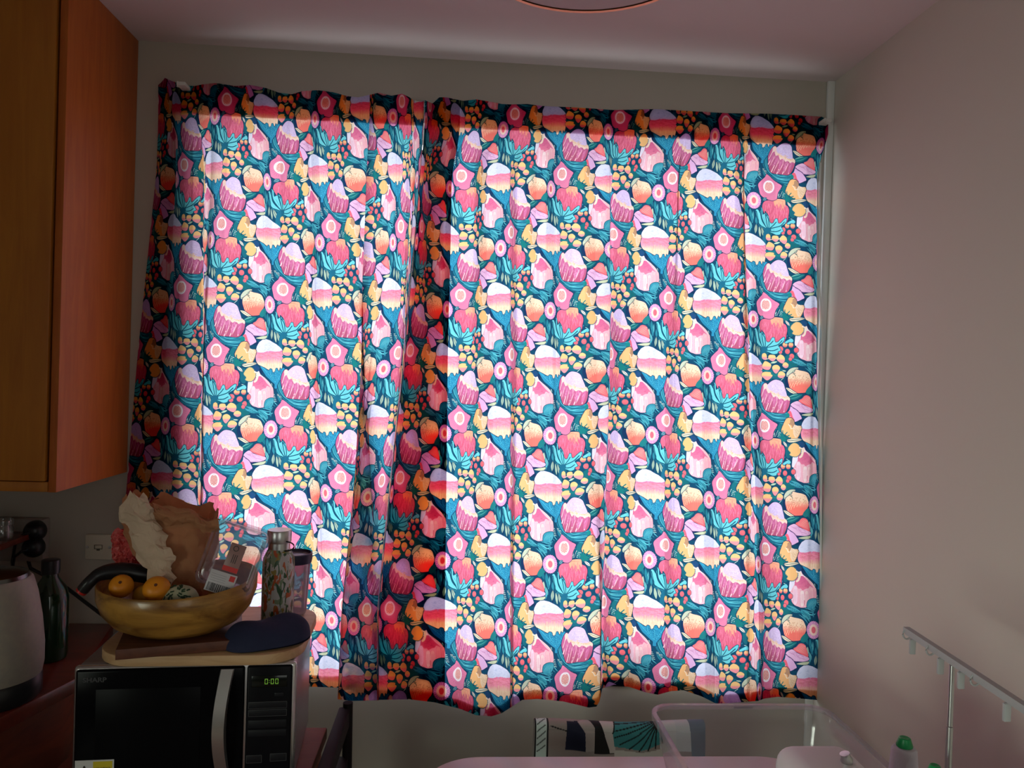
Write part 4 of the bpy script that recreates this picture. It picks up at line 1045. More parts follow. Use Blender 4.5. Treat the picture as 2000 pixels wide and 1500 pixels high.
# pale squash
sq = at(352, 1170, fy+.065)
M_SQ = mat('cream_green_squash_skin', (.50, .50, .34), .5, noise=(26, (.40, .44, .28), .3))
M_DG = mat('dark_green_fleck', (.02, .06, .025), .5)
e_ = empty('small_squash', 'pale cream squash with dark green top at the front of the wooden bowl', 'squash', sq)
m = Mesh(); rs = 31*sq.y/FPX
b = bmesh.new(); bmesh.ops.create_uvsphere(b, u_segments=40, v_segments=20, radius=rs)
for v in b.verts:
    a_ = math.atan2(v.co.y, v.co.x); k_ = 1+.05*math.cos(8*a_)*math.cos(math.asin(max(-1, min(1, v.co.z/rs))))
    v.co.x *= k_*1.1; v.co.y *= k_*.9; v.co.z *= .85
m._join(b); m.build('skin', M_SQ, e_)
m = Mesh(); random.seed(4)
for k in range(26):
    a_ = random.uniform(0, 2*PI); ph = random.uniform(.1, .75); L = random.uniform(.004, .009)
    def on(a_, ph): return Vector((rs*1.12*math.sin(ph)*math.cos(a_), rs*.92*math.sin(ph)*math.sin(a_), rs*.87*math.cos(ph)))
    Mt = Matrix.Rotation(.75, 3, 'X')
    m.tube([Mt@on(a_, ph), Mt@on(a_+.15, ph+.09), Mt@on(a_+.2, ph+.2)], .0016, 6)
m.build('green_flecks', M_DG, e_)

# black curved handle with red tip sticking out of the bowl
hp = [at(x, y, BY+dy) for x, y, dy in ((162, 1152, -.03), (176, 1136, -.03), (192, 1123, -.02), (218, 1116, -.01), (255, 1117, 0), (290, 1123, .012))]
ut = empty('curved_utensil', 'black curved utensil handle with a red tip, over the left rim of the bowl', 'utensil', hp[3])
inv = Matrix.Translation(-hp[3])
from bisect import bisect
hs = smooth([tuple(v) for v in hp], 5, False) if False else None
m = Mesh(); P3 = []
for i in range(len(hp)-1):
    a_, b_, c_, d_ = hp[max(i-1, 0)], hp[i], hp[i+1], hp[min(i+2, len(hp)-1)]
    for t in (0, .25, .5, .75):
        P3.append(.5*((2*b_)+(c_-a_)*t+(2*a_-5*b_+4*c_-d_)*t*t+(3*b_-a_-3*c_+d_)*t**3))
P3.append(hp[-1])
m.tube(P3, .012, 14, lambda t: .0125 if t < .3 else .0125+.006*min(1, (t-.3)/.4)); m.build('handle', M_BLK, ut, M=inv)
dv_ = (hp[0]-hp[1]).normalized()
m = Mesh(); m.tube([hp[0]-dv_*.001, hp[0]+dv_*.004, hp[0]+dv_*.006], .0115, 14); m.build('red_tip', mat('red_plastic', (.50, .02, .015), .35), ut, M=inv)

# ---------------------------------------------------------------- crumpled brown paper bag
def crumple(verts, amp, sc_, seed):
    from mathutils import noise as nz
    for v in verts:
        p = v.co*sc_+Vector((seed, seed*.7, seed*.3))
        d = Vector((nz.noise(p), nz.noise(p+Vector((31, 0, 0))), nz.noise(p+Vector((0, 57, 0)))))
        c_ = nz.cell(p*.9)-.5
        v.co += d*amp+Vector((c_, c_*.5, -c_))*amp*.25
M_PAP = bpy.data.materials.new('brown_kraft_paper'); M_PAP.use_nodes = True
t = M_PAP.node_tree; t.nodes.remove(t.nodes['Principled BSDF'])
tc = t.nodes.new('ShaderNodeTexCoord'); vo = t.nodes.new('ShaderNodeTexVoronoi'); vo.inputs['Scale'].default_value = 34; vo.feature = 'F1'; vo.distance = 'MANHATTAN'
no = t.nodes.new('ShaderNodeTexNoise'); no.inputs['Scale'].default_value = 14
t.links.new(tc.outputs['Object'], no.inputs[0])
ad = t.nodes.new('ShaderNodeVectorMath'); ad.operation = 'MULTIPLY_ADD'; ad.inputs[1].default_value = (.1, .1, .1)
t.links.new(no.outputs['Color'], ad.inputs[0]); t.links.new(tc.outputs['Object'], ad.inputs[2]); t.links.new(ad.outputs[0], vo.inputs['Vector'])
bu = t.nodes.new('ShaderNodeBump'); bu.inputs['Strength'].default_value = .6; bu.inputs['Distance'].default_value = .003; t.links.new(vo.outputs['Distance'], bu.inputs['Height'])
df = t.nodes.new('ShaderNodeBsdfDiffuse'); df.inputs[0].default_value = (.50, .24, .125, 1); tl2 = t.nodes.new('ShaderNodeBsdfTranslucent'); tl2.inputs[0].default_value = (.46, .16, .06, 1)
mx = t.nodes.new('ShaderNodeMixShader'); mx.inputs[0].default_value = .22
t.links.new(bu.outputs[0], df.inputs['Normal']); t.links.new(df.outputs[0], mx.inputs[1]); t.links.new(tl2.outputs[0], mx.inputs[2]); t.links.new(mx.outputs[0], t.nodes['Material Output'].inputs[0])
BGY = BY+.03
PB = lambda x, y, dy=0: at(x, y, BGY+dy)
bag = empty('paper_bag', 'crumpled brown paper bag standing open in the wooden bowl', 'paper bag', PB(345, 1170))
inv = Matrix.Translation(-bag.location)
# outline of the bag: levels from bottom to top, each (left px, right px, y px left, y px right, depth)
lev = [(322, 400, 1172, 1172, .050), (312, 412, 1140, 1142, .060), (296, 420, 1105, 1110, .068), (268, 418, 1070, 1078, .074), (250, 422, 1035, 1042, .078), (243, 428, 1000, 1022, .080), (246, 432, 975, 1006, .080), (250, 430, 967, 1003, .078)]
b = bmesh.new(); n = 96; rings = []
NL = 34
la = np.array(lev, float)
for i in range(NL+1):
    u_ = i/NL*(len(lev)-1); k = min(int(u_), len(lev)-2); f = u_-k; row = la[k]*(1-f)+la[k+1]*f
    Lp, Rp = PB(row[0], row[2]), PB(row[1], row[3]); c_ = (Lp+Rp)/2; hx = (Rp-Lp)/2
    ring = []
    for j in range(n):
        a_ = 2*PI*j/n; ca, sa = math.cos(a_), math.sin(a_)
        ca = math.copysign(abs(ca)**.8, ca); sa = math.copysign(abs(sa)**.8, sa)
        v = c_+hx*ca+Vector((0, row[4]*.62*sa, 0))
        tt = i/NL
        # front mouth folded down: a notch in the front rim
        v.z -= .012*max(0, tt-.72)/.28*max(0, -sa)*abs(math.sin(a_*3.5+1))
        v.z += .010*max(0, tt-.8)/.2*math.sin(a_*7+1.3)
        ring.append(b.verts.new(v))
    rings.append(ring)
for a_, c_ in zip(rings, rings[1:]):
    for j in range(n):
        b.faces.new((a_[j], a_[(j+1) % n], c_[(j+1) % n], c_[j]))
b.faces.new(rings[0][::-1])
crumple(b.verts, .013, 18, 3.1); crumple(b.verts, .005, 45, 8.1); crumple(b.verts, .002, 120, 1.7)
m = Mesh(); m.bm.free(); m.bm = b; m.build('bag_body', M_PAP, bag, M=inv, auto=24)
# torn, turned-out flap on the left front: crumpled white inside of the paper
M_PAPW = bpy.data.materials['brown_kraft_paper'].copy(); M_PAPW.name = 'pale_side_of_kraft_paper'
for nd in M_PAPW.node_tree.nodes:
    if nd.type == 'BSDF_DIFFUSE': nd.inputs[0].default_value = (.80, .62, .46, 1)
    if nd.type == 'BSDF_TRANSLUCENT': nd.inputs[0].default_value = (.5, .36, .24, 1)
fl_ = [(252, 284, 966), (246, 298, 985), (240, 310, 1005), (242, 306, 1022), (254, 318, 1040), (262, 332, 1058), (266, 340, 1075), (272, 342, 1092), (282, 342, 1110), (290, 340, 1128), (308, 338, 1146)]
b = bmesh.new(); fa = np.array(fl_, float); rows_ = []; NR, NC = 30, 13
for i in range(NR+1):
    u_ = i/NR*(len(fl_)-1); k = min(int(u_), len(fl_)-2); f = u_-k; r_ = fa[k]*(1-f)+fa[k+1]*f
    jx = 3*math.sin(i*1.9)+2*math.sin(i*.7)
    rows_.append([b.verts.new(PB(r_[0]*(1-j/NC)+(r_[1]+jx)*(j/NC), r_[2]+3*math.sin(j*.8+i), -.060-.012*math.sin(PI*j/NC))) for j in range(NC+1)])
for a_, c_ in zip(rows_, rows_[1:]):
    for j in range(NC):
        b.faces.new((a_[j], c_[j], c_[j+1], a_[j+1]))
crumple(b.verts, .014, 30, 12.3); crumple(b.verts, .004, 60, 5.3); crumple(b.verts, .0015, 150, 2.2)
m = Mesh(); m.bm.free(); m.bm = b; fo = m.build('turned_flap', M_PAPW, bag, M=inv, smooth=False); fo['label'] = 'pale crumpled flap turned outwards'
sm = fo.modifiers.new('thick', 'SOLIDIFY'); sm.thickness = .0006
# scrunched folded-back collar on the right
b = bmesh.new(); rows_ = []
for i in range(25):
    u_ = i/24; x_ = 300+130*u_; y_ = 985+26*u_+5*math.sin(u_*9)
    rows_.append([b.verts.new(PB(x_, y_+34*(j/14), -.052-.02*math.sin(PI*j/14))) for j in range(15)])
for a_, c_ in zip(rows_, rows_[1:]):
    for j in range(14): b.faces.new((a_[j], a_[j+1], c_[j+1], c_[j]))
crumple(b.verts, .008, 30, 22.3); crumple(b.verts, .004, 80, 9.3)
m = Mesh(); m.bm.free(); m.bm = b; fo = m.build('collar', M_PAP, bag, M=inv, smooth=False)
sm = fo.modifiers.new('thick', 'SOLIDIFY'); sm.thickness = .0006

# red net bag peeping out left of the paper bag
M_NET = mat('red_plastic_net', (.62, .045, .05), .3, noise=(120, (.75, .14, .12), .2), bump=(150, .8, .004), spec=.7)
b = bmesh.new(); bmesh.ops.create_icosphere(b, subdivisions=5, radius=.05)
for v in b.verts: v.co.x *= .52; v.co.y *= .6; v.co.z *= 1.15
crumple(b.verts, .012, 60, 2.0); crumple(b.verts, .006, 150, 6.0)
m = Mesh(); m._join(b, Matrix.Translation(at(250, 1078, BY+.085)))
tag(m.build('red_net_bag', M_NET, auto=15), 'crinkled red net bag behind the left side of the paper bag', 'net bag')

# ---------------------------------------------------------------- clear punnet leaning in the bowl
M_PUN = clear_mat('clear_punnet_plastic', (.90, .90, .93), .06, .12, (.72, .62, .70), .08)
PYY = BY-.03
pc = at(457, 1086, PYY)
pu = bpy.data.objects.new('plastic_punnet', None); COL.objects.link(pu); pu.location = pc; pu.rotation_euler = (math.radians(-10), math.radians(17), 0)
tag(pu, 'clear plastic fruit punnet with two labels leaning in the wooden bowl', 'punnet')
pk = PYY/FPX
Wp, Hp = 102*pk, 120*pk
def tray(w0, h0, w1, h1, d, thick_r=.012):
    """open shallow tray standing on edge, mouth towards the viewer"""
    b = bmesh.new(); rs_ = []
    for (w_, h_, y_) in ((w0/2+.005, h0/2+.005, 0), (w0/2, h0/2, 0), (w0/2-.002, h0/2-.002, .006), ((w0+w1)/4, (h0+h1)/4, d*.5), (w1/2, h1/2, d*.93), (w1/2-.006, h1/2-.006, d), (w1/4, h1/4, d)):
        rs_.append([b.verts.new((x, y_, z)) for x, z in rrect(-w_, w_, -h_, h_, min(.016, w_*.5), 6)])
    for a_, c_ in zip(rs_, rs_[1:]):
        nn_ = len(a_)
        for k in range(nn_): b.faces.new((a_[k], a_[(k+1) % nn_], c_[(k+1) % nn_], c_[k]))
    b.faces.new(rs_[-1]); bmesh.ops.recalc_face_normals(b, faces=b.faces)
    m_ = Mesh(); m_.bm.free(); m_.bm = b; return m_
tray(Wp, Hp, Wp*.82, Hp*.84, .032).build('tray', M_PUN, pu)
m = tray(Wp, Hp, Wp*.86, Hp*.88, .016)
m.build('lid', M_PUN, pu, M=Matrix.Translation((0, -.002, 0))@Matrix.Rotation(PI, 4, 'Z'))
M_L1 = mat('brown_pink_label', (.30, .16, .15), .4); M_L2 = mat('white_price_label', (.56, .53, .56), .45); M_LR = mat('red_print', (.62, .03, .03), .4)
l1 = Mesh().box(-.010, .022, -.0200, -.0192, -.030, .028, .0004).build('front_label', M_L1, pu); l1['label'] = 'brown label with a round stamp'
m = Mesh(); m.lathe([(.0045, 0), (.0058, 0), (.0058, .0003), (.0045, .0003), (.0045, 0)], 20, Matrix.Translation((.003, -.0203, .018))@Matrix.Rotation(PI/2, 4, 'X'))
for k in range(3): m.box(.002+k*.004, .0032+k*.004, -.0206, -.0202, -.012, .006)
m.build('stamp', M_INK, l1, smooth=False)
Mesh().box(-.010, .022, -.0204, -.0201, -.030, -.020).build('red_band', M_LR, l1, smooth=False)
lo = Mesh().box(-.030, .026, -.0206, -.0198, -.078, -.034, .0004).build('price_label', M_L2, pu, M=Matrix.Rotation(math.radians(0), 4, 'Y')); lo['label'] = 'white price label with barcode and red square'
m = Mesh(); random.seed(2); x = -.026
while x < .020:
    w_ = random.choice((.0008, .0014, .0022)); m.box(x, x+w_, -.0211, -.0207, -.076, -.060); x += w_+random.choice((.0008, .0016))
m.build('barcode', M_LBLK, lo, smooth=False)
Mesh().box(.012, .023, -.0211, -.0207, -.048, -.037).build('red_square', M_LR, lo, smooth=False)
m = Mesh()
for k in range(4): m.box(-.026, .006, -.0210, -.0207, -.042-k*.0045, -.0412-k*.0045)
m.build('small_print', mat('pale_grey_print', (.36, .34, .38), .5), lo, smooth=False)

# ---------------------------------------------------------------- drinking bottle, lidded beaker, oven mitt
def floral(name, base, palette, scale):
    m_ = bpy.data.materials.new(name); m_.use_nodes = True; t = m_.node_tree; b_ = t.nodes['Principled BSDF']; b_.inputs['Roughness'].default_value = .35
    tc = t.nodes.new('ShaderNodeTexCoord'); prev = None
    for i, (col, sc3, th, seed) in enumerate(palette):
        mp = t.nodes.new('ShaderNodeMapping'); mp.inputs['Scale'].default_value = sc3; mp.inputs['Location'].default_value = (seed, seed*1.7, seed*.3); mp.inputs['Rotation'].default_value = (0, .5*(-1)**i, .4*i)
        n_ = t.nodes.new('ShaderNodeTexNoise'); n_.inputs['Scale'].default_value = scale; n_.inputs['Detail'].default_value = 1.5; n_.inputs['Distortion'].default_value = .8
        t.links.new(tc.outputs['Object'], mp.inputs[0]); t.links.new(mp.outputs[0], n_.inputs['Vector'])
        g_ = t.nodes.new('ShaderNodeMath'); g_.operation = 'GREATER_THAN'; g_.inputs[1].default_value = th; t.links.new(n_.outputs['Fac'], g_.inputs[0])
        x_ = t.nodes.new('ShaderNodeMix'); x_.data_type = 'RGBA'; x_.inputs[7].default_value = (*col, 1)
        if prev is None: x_.inputs[6].default_value = (*base, 1)
        else: t.links.new(prev, x_.inputs[6])
        t.links.new(g_.outputs[0], x_.inputs[0]); prev = x_.outputs[2]
    t.links.new(prev, b_.inputs['Base Color']); return m_
M_FLO = floral('white_enamel_with_leaf_print', (.50, .50, .50), (((.20, .27, .17), (1, 1, .8), .54, 1.0), ((.04, .10, .05), (2.2, 2.2, .7), .57, 5.0), ((.46, .10, .03), (1.8, 1.8, .6), .60, 9.0), ((.30, .24, .06), (2, 2, 1.4), .62, 13.0)), 42)
WBY = 1.80
pb = atz(541, 1216, ZB+.0225); WBY = pb.y
wk = WBY/FPX
wb = empty('water_bottle', 'white steel water bottle with leaf and flower print beside the wooden bowl', 'bottle', (pb.x, pb.y, ZB+.0225))
r = 30*wk; H = (1216-1040)*wk*1.02
m = Mesh(); m.lathe([(0, .001), (r*.93, .001), (r, .005), (r, H*.63), (r*.96, H*.70), (r*.80, H*.76), (r*.70, H*.79), (r*.69, H*.80), (0, H*.80)], 48); m.build('body', M_FLO, wb)
m = Mesh(); m.lathe([(r*.66, H*.80), (r*.68, H*.80), (r*.68, H*.865), (0, H*.865)], 40); m.build('steel_neck', M_STEEL, wb)
m = Mesh(); m.lathe([(0, H*.868), (r*.74, H*.868), (r*.76, H*.88), (r*.76, H*.985), (r*.72, H), (0, H)], 40); m.build('cap', M_STEEL, wb)
m = Mesh(); m.tube([(r*.6*math.cos(a_)+r*.45, -r*.5, H*.84+.010*math.sin(a_)*1.1) for a_ in np.linspace(-2.2, 1.8, 16)], .0016, 8); m.build('carry_loop', M_BLK, wb)
M_NAVY = mat('navy_plastic', (.016, .014, .05), .35)
M_TUB = clear_mat('milky_clear_beaker', (.86, .82, .86), .05, .30, (.62, .50, .56), .2)
cp = at(573, 1205, WBY+.07); cp.z = ZB+.0225
ck = cp.y/FPX; r = 30*ck; H = 118*ck
cu_ = empty('lidded_beaker', 'translucent plastic beaker with a navy rim behind the printed water bottle', 'beaker', cp)
m = Mesh(); m.lathe([(0, .001), (r*.74, .001), (r*.80, .006), (r*.98, H*.86), (r*.96, H*.86), (r*.78, .009), (0, .004)], 40); m.build('cup', M_TUB, cu_)
m = Mesh(); m.lathe([(r*.94, H*.84), (r*1.04, H*.84), (r*1.08, H*.90), (r*1.08, H*.99), (r*1.0, H*1.0), (r*.95, H*.96)], 40); m.build('rim', M_NAVY, cu_)
m = Mesh(); m.lathe([(0, H*.93), (r*.96, H*.93), (r*.94, H*.96), (0, H*.95)], 40); m.build('lid', M_TUB, cu_)
# oven mitt: thick quilted cloth lying over the boards' right end
M_MITT = mat('navy_quilted_cloth', (.010, .014, .045), .85, noise=(40, (.014, .018, .055), .3), bump=(160, .25, .002))
mc = at(525, 1250, 1.60)
b = bmesh.new(); NU, NV = 60, 36; topv, botv = [], []
f0 = atz(438, 1272, ZB2+.004); f1 = atz(612, 1245, ZB2+.01)
mid = (f0+f1)/2
ex = (f1-f0); ex.z = 0; Lm = ex.length; ex.normalize(); ey = Vector((-ex.y, ex.x, 0))
def mitt(u, v, top):
    # u along 0..1, v across -1..1
    wv = .052*(math.sin(PI*min(1, u*1.15+.12))**.55 if u*1.15+.12 < 1 else max(0, math.sin(PI*min(1, u*1.0))))**1.0
    wv = .060*max(0.0, 1-abs(2*u-1)**3.2)**.5
    p = f0+ex*(Lm*u)+ey*(wv*v+.036)
    z = ZB2+.0008 + (.021 if u < .0 else 0)
    puff = (max(0, 1-v*v)**.5)*(max(0, 1-abs(2*u-1)**4)**.5)
    z += (.044*puff*(1+.03*math.sin(u*11)*math.sin(v*4)) if top else .0)
    if top: z += .004*math.sin(u*9+v*2)*puff
    return Vector((p.x, p.y, z+.010*u if top else z+.006*u))
g1 = [[b.verts.new(mitt(i/NU, -1+2*j/NV, True)) for j in range(NV+1)] for i in range(NU+1)]
g2 = [[b.verts.new(mitt(i/NU, -1+2*j/NV, False)) for j in range(NV+1)] for i in range(NU+1)]
for i in range(NU):
    for j in range(NV):
        b.faces.new((g1[i][j], g1[i+1][j], g1[i+1][j+1], g1[i][j+1])); b.faces.new((g2[i][j], g2[i][j+1], g2[i+1][j+1], g2[i+1][j]))
bmesh.ops.remove_doubles(b, verts=b.verts, dist=.0006); bmesh.ops.recalc_face_normals(b, faces=b.faces)
m = Mesh(); m.bm.free(); m.bm = b
tag(m.build('oven_mitt', M_MITT, auto=60), 'dark navy padded oven mitt lying on the right end of the pale board', 'oven mitt')
# ---------------------------------------------------------------- dark chair seen edge-on
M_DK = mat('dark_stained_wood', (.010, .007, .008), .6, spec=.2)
zt = at(680, 1372, 1.93).z
far = at(678, 1430, 1.93); near = at(652, 1470, 1.56)
ch = empty('dining_chair', 'very dark wooden chair seen edge-on between the side table and the white table', 'chair', (far.x+.2, 1.75, 0))
inv = Matrix.Translation(-ch.location)
for p, dz in ((far, 0), (Vector((far.x-.012, 1.52, 0)), 0)):
    m = Mesh(); m.tube([(p.x+.05, p.y, .002), (p.x+.02, p.y, .30), (p.x+.004, p.y, .46), (p.x, p.y, zt-.01+dz), (p.x, p.y, zt+dz)], .0125, 10); m.build('rear_leg', M_DK, ch, M=inv)
for dy in (0, -.39):
    m = Mesh(); m.tube([(far.x+.40, far.y+dy, .002), (far.x+.40, far.y+dy, .43)], .016, 10); m.build('front_leg', M_DK, ch, M=inv)
Mesh().box(far.x-.02, far.x+.43, 1.51, 1.95, .43, .455, .008).build('seat', M_DK, ch, M=inv)
for z_ in (zt-.035, zt-.16, zt-.26):
    Mesh().box(far.x-.022, far.x+.006, 1.52, 1.93, z_-.025, z_+.025, .005).build('back_rail', M_DK, ch, M=inv)

# ---------------------------------------------------------------- white table
ZW = .735
M_WTBL = mat('pale_pinkish_laminate', (.60, .52, .53), .3, noise=(3, (.57, .49, .50), .3))
tby = atz(1200, 1476, ZW).y; txl = atz(826, 1500, ZW).x; txr = at(1607, 1490, tby-.06).x-.006
wt = empty('white_table', 'pale pinkish white table with rounded corners in front of the curtains', 'table', ((txl+txr)/2, tby-.4, 0))
inv = Matrix.Translation(-wt.location)
Mesh().prism(rrect(txl, txr, tby-.95, tby, .13, 14), ZW-.028, ZW, .005).build('top', M_WTBL, wt, M=inv)
M_TLEG = mat('grey_metal_leg', (.3, .3, .3), .4, .6)
for x in (txl+.12, txr-.12):
    for y in (tby-.83, tby-.12):
        Mesh().tube([(x, y, .002), (x, y, ZW-.0285)], .018, 14).build('leg', M_TLEG, wt, M=inv)

# ---------------------------------------------------------------- chair with leaf-print cover behind the table
def leafcover():
    m_ = bpy.data.materials.new('ginkgo_leaf_print_fabric'); m_.use_nodes = True; t = m_.node_tree; b_ = t.nodes['Principled BSDF']; b_.inputs['Roughness'].default_value = .8
    a = t.nodes.new('ShaderNodeAttribute'); a.attribute_name = 'print'; t.links.new(a.outputs['Color'], b_.inputs['Base Color']); return m_
M_GINK = leafcover()
FY = 1.93
fa0, fa1 = at(1043, 1414, FY), at(1374, 1410, FY)
fc = empty('covered_chair', 'chair with a cream, black and teal leaf-print cover behind the white table', 'chair', ((fa0.x+fa1.x)/2, FY-.2, 0))
inv = Matrix.Translation(-fc.location)
# cover painted as large fan leaves: colours stored on the cloth's vertices
NXg, NZg = 560, 240
hz = .26; b = bmesh.new(); cl = b.verts.layers.float_color.new('print')
PXL = lambda c: tuple((v/255.0)**2.2 for v in c)+(1.0,)
Wc = fa1.x-fa0.x
def inpoly(p, P):
    r_ = False; j = len(P)-1
    for i in range(len(P)):
        if (P[i][1] > p[1]) != (P[j][1] > p[1]) and p[0] < (P[j][0]-P[i][0])*(p[1]-P[i][1])/(P[j][1]-P[i][1])+P[i][0]: r_ = not r_
        j = i
    return r_
def dseg(p, a, c):
    ax, ay = a; dx, dy = c[0]-ax, c[1]-ay; t = max(0, min(1, ((p[0]-ax)*dx+(p[1]-ay)*dy)/(dx*dx+dy*dy+1e-9))); return math.hypot(p[0]-ax-t*dx, p[1]-ay-t*dy)
def pr(u, v):
    """u: picture units across 0..320, v: 0 top .. down"""
    c = (150, 140, 136)
    for P, col in (([(0, 10), (60, 14), (62, 70), (0, 70)], (150, 138, 134)), ([(60, 20), (80, 18), (94, 40), (98, 78), (58, 78), (60, 40)], (22, 26, 52)), ([(80, 20), (105, 2), (122, 20), (126, 70), (96, 78), (94, 40)], (170, 160, 156)),
                   ([(100, 10), (118, 4), (135, 40), (150, 80), (112, 80), (112, 30)], (20, 18, 22)), ([(120, 14), (140, 4), (150, 14), (152, 78), (140, 78), (130, 40)], (196, 190, 186)), ([(148, 14), (158, 2), (222, 4), (232, 16), (240, 60), (200, 72), (150, 66), (146, 40)], (60, 136, 140)),
                   ([(232, 10), (262, 8), (268, 80), (236, 80)], (206, 212, 214)), ([(262, 10), (290, 8), (296, 80), (268, 80)], (196, 206, 210)), ([(288, 10), (322, 8), (322, 90), (296, 90)], (84, 112, 130)), ([(150, 72), (200, 76), (240, 70), (250, 120), (150, 120)], (200, 196, 190))):
        if inpoly((u, v), P): c = col
    for a_ in ((228, 12, 150, 20), (228, 14, 148, 34), (228, 16, 150, 48), (228, 18, 160, 62), (228, 20, 178, 70), (228, 20, 196, 73), (228, 22, 212, 72), (228, 22, 226, 68), (118, 8, 140, 76), (60, 40, 30, 30), (150, 10, 146, 40), (232, 16, 240, 60)):
        if dseg((u, v), (a_[0], a_[1]), (a_[2], a_[3])) < 1.3: c = (16, 18, 22)
    if u < 26:
        e_ = ((u-13)/12.5)**2+((max(0, 14-v))/12.0)**2
        c = (16, 18, 22) if e_ > .62 or any(dseg((u, v), (20, k*13+2), (5, k*13+14)) < 1.0 for k in range(6)) else (196, 214, 210)
        if e_ > 1.05: c = (150, 138, 134)
    if 3 < v < 7 and 60 < u < 150: c = (150, 110, 120) if int(u/4) % 2 else (90, 64, 76)
    return PXL(c)
rows_ = []
for i in range(NZg+1):
    rw = []
    for j in range(NXg+1):
        u = j/NXg; s = i/NZg*2*hz-hz                 # s<0: back side, s>0: front side
        ang = max(-PI/2, min(PI/2, s/.014))
        zz_ = at(1200, 1407, FY).z-.013-abs(max(abs(s)-.014*PI/2, 0))+.013*math.cos(ang)
        yy = FY-.014*math.sin(ang)*1.25-(.004*math.sin(u*20+zz_*30) if abs(s) > .03 else 0)
        p = Vector((fa0.x+Wc*u, yy, zz_+.004*math.sin(u*7+1)-.003*u))
        v_ = b.verts.new(p); v_[cl] = pr(u*320, max(0, (s+.02)*FPX/FY)) if s > -.02 else PXL((150, 140, 136)); rw.append(v_)
    rows_.append(rw)
for a_, c_ in zip(rows_, rows_[1:]):
    for j in range(NXg): b.faces.new((a_[j], a_[j+1], c_[j+1], c_[j]))
bmesh.ops.recalc_face_normals(b, faces=b.faces)
m = Mesh(); m.bm.free(); m.bm = b; cv = m.build('cover', M_GINK, fc, M=inv, auto=80)
sm = cv.modifiers.new('thick', 'SOLIDIFY'); sm.thickness = .002
zt_ = at(1048, 1412, FY).z
# frame of that chair
for x_ in (fa0.x+.025, fa1.x-.025):
    m = Mesh(); m.tube([(x_, FY, .002), (x_, FY, .44), (x_, FY, zt_-.03)], .010, 10); m.build('rear_leg', M_DK, fc, M=inv)
    m = Mesh(); m.tube([(x_, FY-.40, .002), (x_, FY-.40, .43)], .013, 10); m.build('front_leg', M_DK, fc, M=inv)
Mesh().box(fa0.x, fa1.x, FY-.42, FY+.008, .43, .46, .008).build('seat', M_DK, fc, M=inv)

# ---------------------------------------------------------------- clear storage tub on the table
M_TUB2 = clear_mat('clear_storage_plastic', (.93, .93, .94), .035, .10, (.72, .68, .74), .12)
M_TUBR = clear_mat('thicker_tub_rim', (.88, .86, .90), .05, .30, (.74, .68, .74), .15)
TY = tby-.07
rl, rr_ = at(1268, 1392, TY), at(1606, 1392, TY); ztub = at(1440, 1377, TY).z
tub = empty('storage_tub', 'large clear plastic storage tub on the white table, against the right wall', 'storage tub', ((rl.x+rr_.x)/2, TY-.3, ZW))
inv = Matrix.Translation(-tub.location)
Lt = .36
def tubmesh():
    b = bmesh.new(); rs_ = []
    for (ins, z_) in ((-.004, ztub-.004), (0, ztub), (.004, ztub), (.007, ztub-.004), (.012, ztub-.06), (.030, ZW+.012), (.040, ZW+.0015)):
        rs_.append([b.verts.new((x, y, z_)) for x, y in rrect(rl.x+ins, rr_.x-ins, TY-Lt+ins, TY-ins, .05-ins*.3, 10)])
    for a_, c_ in zip(rs_, rs_[1:]):
        k_ = len(a_)
        for k in range(k_): b.faces.new((a_[k], a_[(k+1) % k_], c_[(k+1) % k_], c_[k]))
    b.faces.new(rs_[-1]); bmesh.ops.recalc_face_normals(b, faces=b.faces)
    m_ = Mesh(); m_.bm.free(); m_.bm = b; return m_
tubmesh().build('tub_body', M_TUB2, tub, M=inv)
m = Mesh(); o = rrect(rl.x-.006, rr_.x+.004, TY-Lt-.004, TY+.004, .054, 12); i_ = rrect(rl.x+.004, rr_.x-.006, TY-Lt+.006, TY-.006, .046, 12)
b = bmesh.new(); k_ = len(o)
R4 = [[b.verts.new((x, y, z_)) for x, y in pp] for pp, z_ in ((o, ztub-.012), (o, ztub+.002), (i_, ztub+.002), (i_, ztub-.002))]
for a_, c_ in zip(R4, R4[1:]):
    for k in range(k_): b.faces.new((a_[k], a_[(k+1) % k_], c_[(k+1) % k_], c_[k]))
m._join(b); m.build('rim', M_TUBR, tub, M=inv)
g_ = at(1455, 1384, TY-.004)
Mesh().box(g_.x-.022, g_.x+.022, TY+.0045, TY+.007, g_.z-.004, g_.z+.003, .001).build('hand_grip', mat('grey_grip', (.20, .19, .22), .5), tub, M=inv)

# ---------------------------------------------------------------- sewing machine with thread stand
M_MWH = mat('white_machine_plastic', (.66, .62, .64), .35)
SY = 1.12
s0_, s1_ = at(1538, 1490, SY), at(1694, 1490, SY); zs = at(1610, 1483, SY).z
sm_ = empty('sewing_machine', 'white sewing machine on the white table, only its rounded top in view', 'sewing machine', (s0_.x+.1, SY+.03, ZW))
inv = Matrix.Translation(-sm_.location)
ZP = .925
xr_ = XR-.03
m = Mesh(); m.box(s0_.x+.01, xr_, SY-.09, SY+.08, ZW+.05, ZP-.025, .02, 3); m.build('body', M_MWH, sm_, M=inv)
Mesh().box(s0_.x-.02, xr_, SY-.10, SY+.10, ZW+.001, ZW+.05, .012, 3).build('base', M_MWH, sm_, M=inv)
m = Mesh(); m.box(s0_.x, s1_.x, SY-.075, SY+.065, ZP-.0245, zs, .030, 5); m.build('top_cover', M_MWH, sm_, M=inv)
kp = at(1656, 1486, SY-.01); kp.z = zs-.001
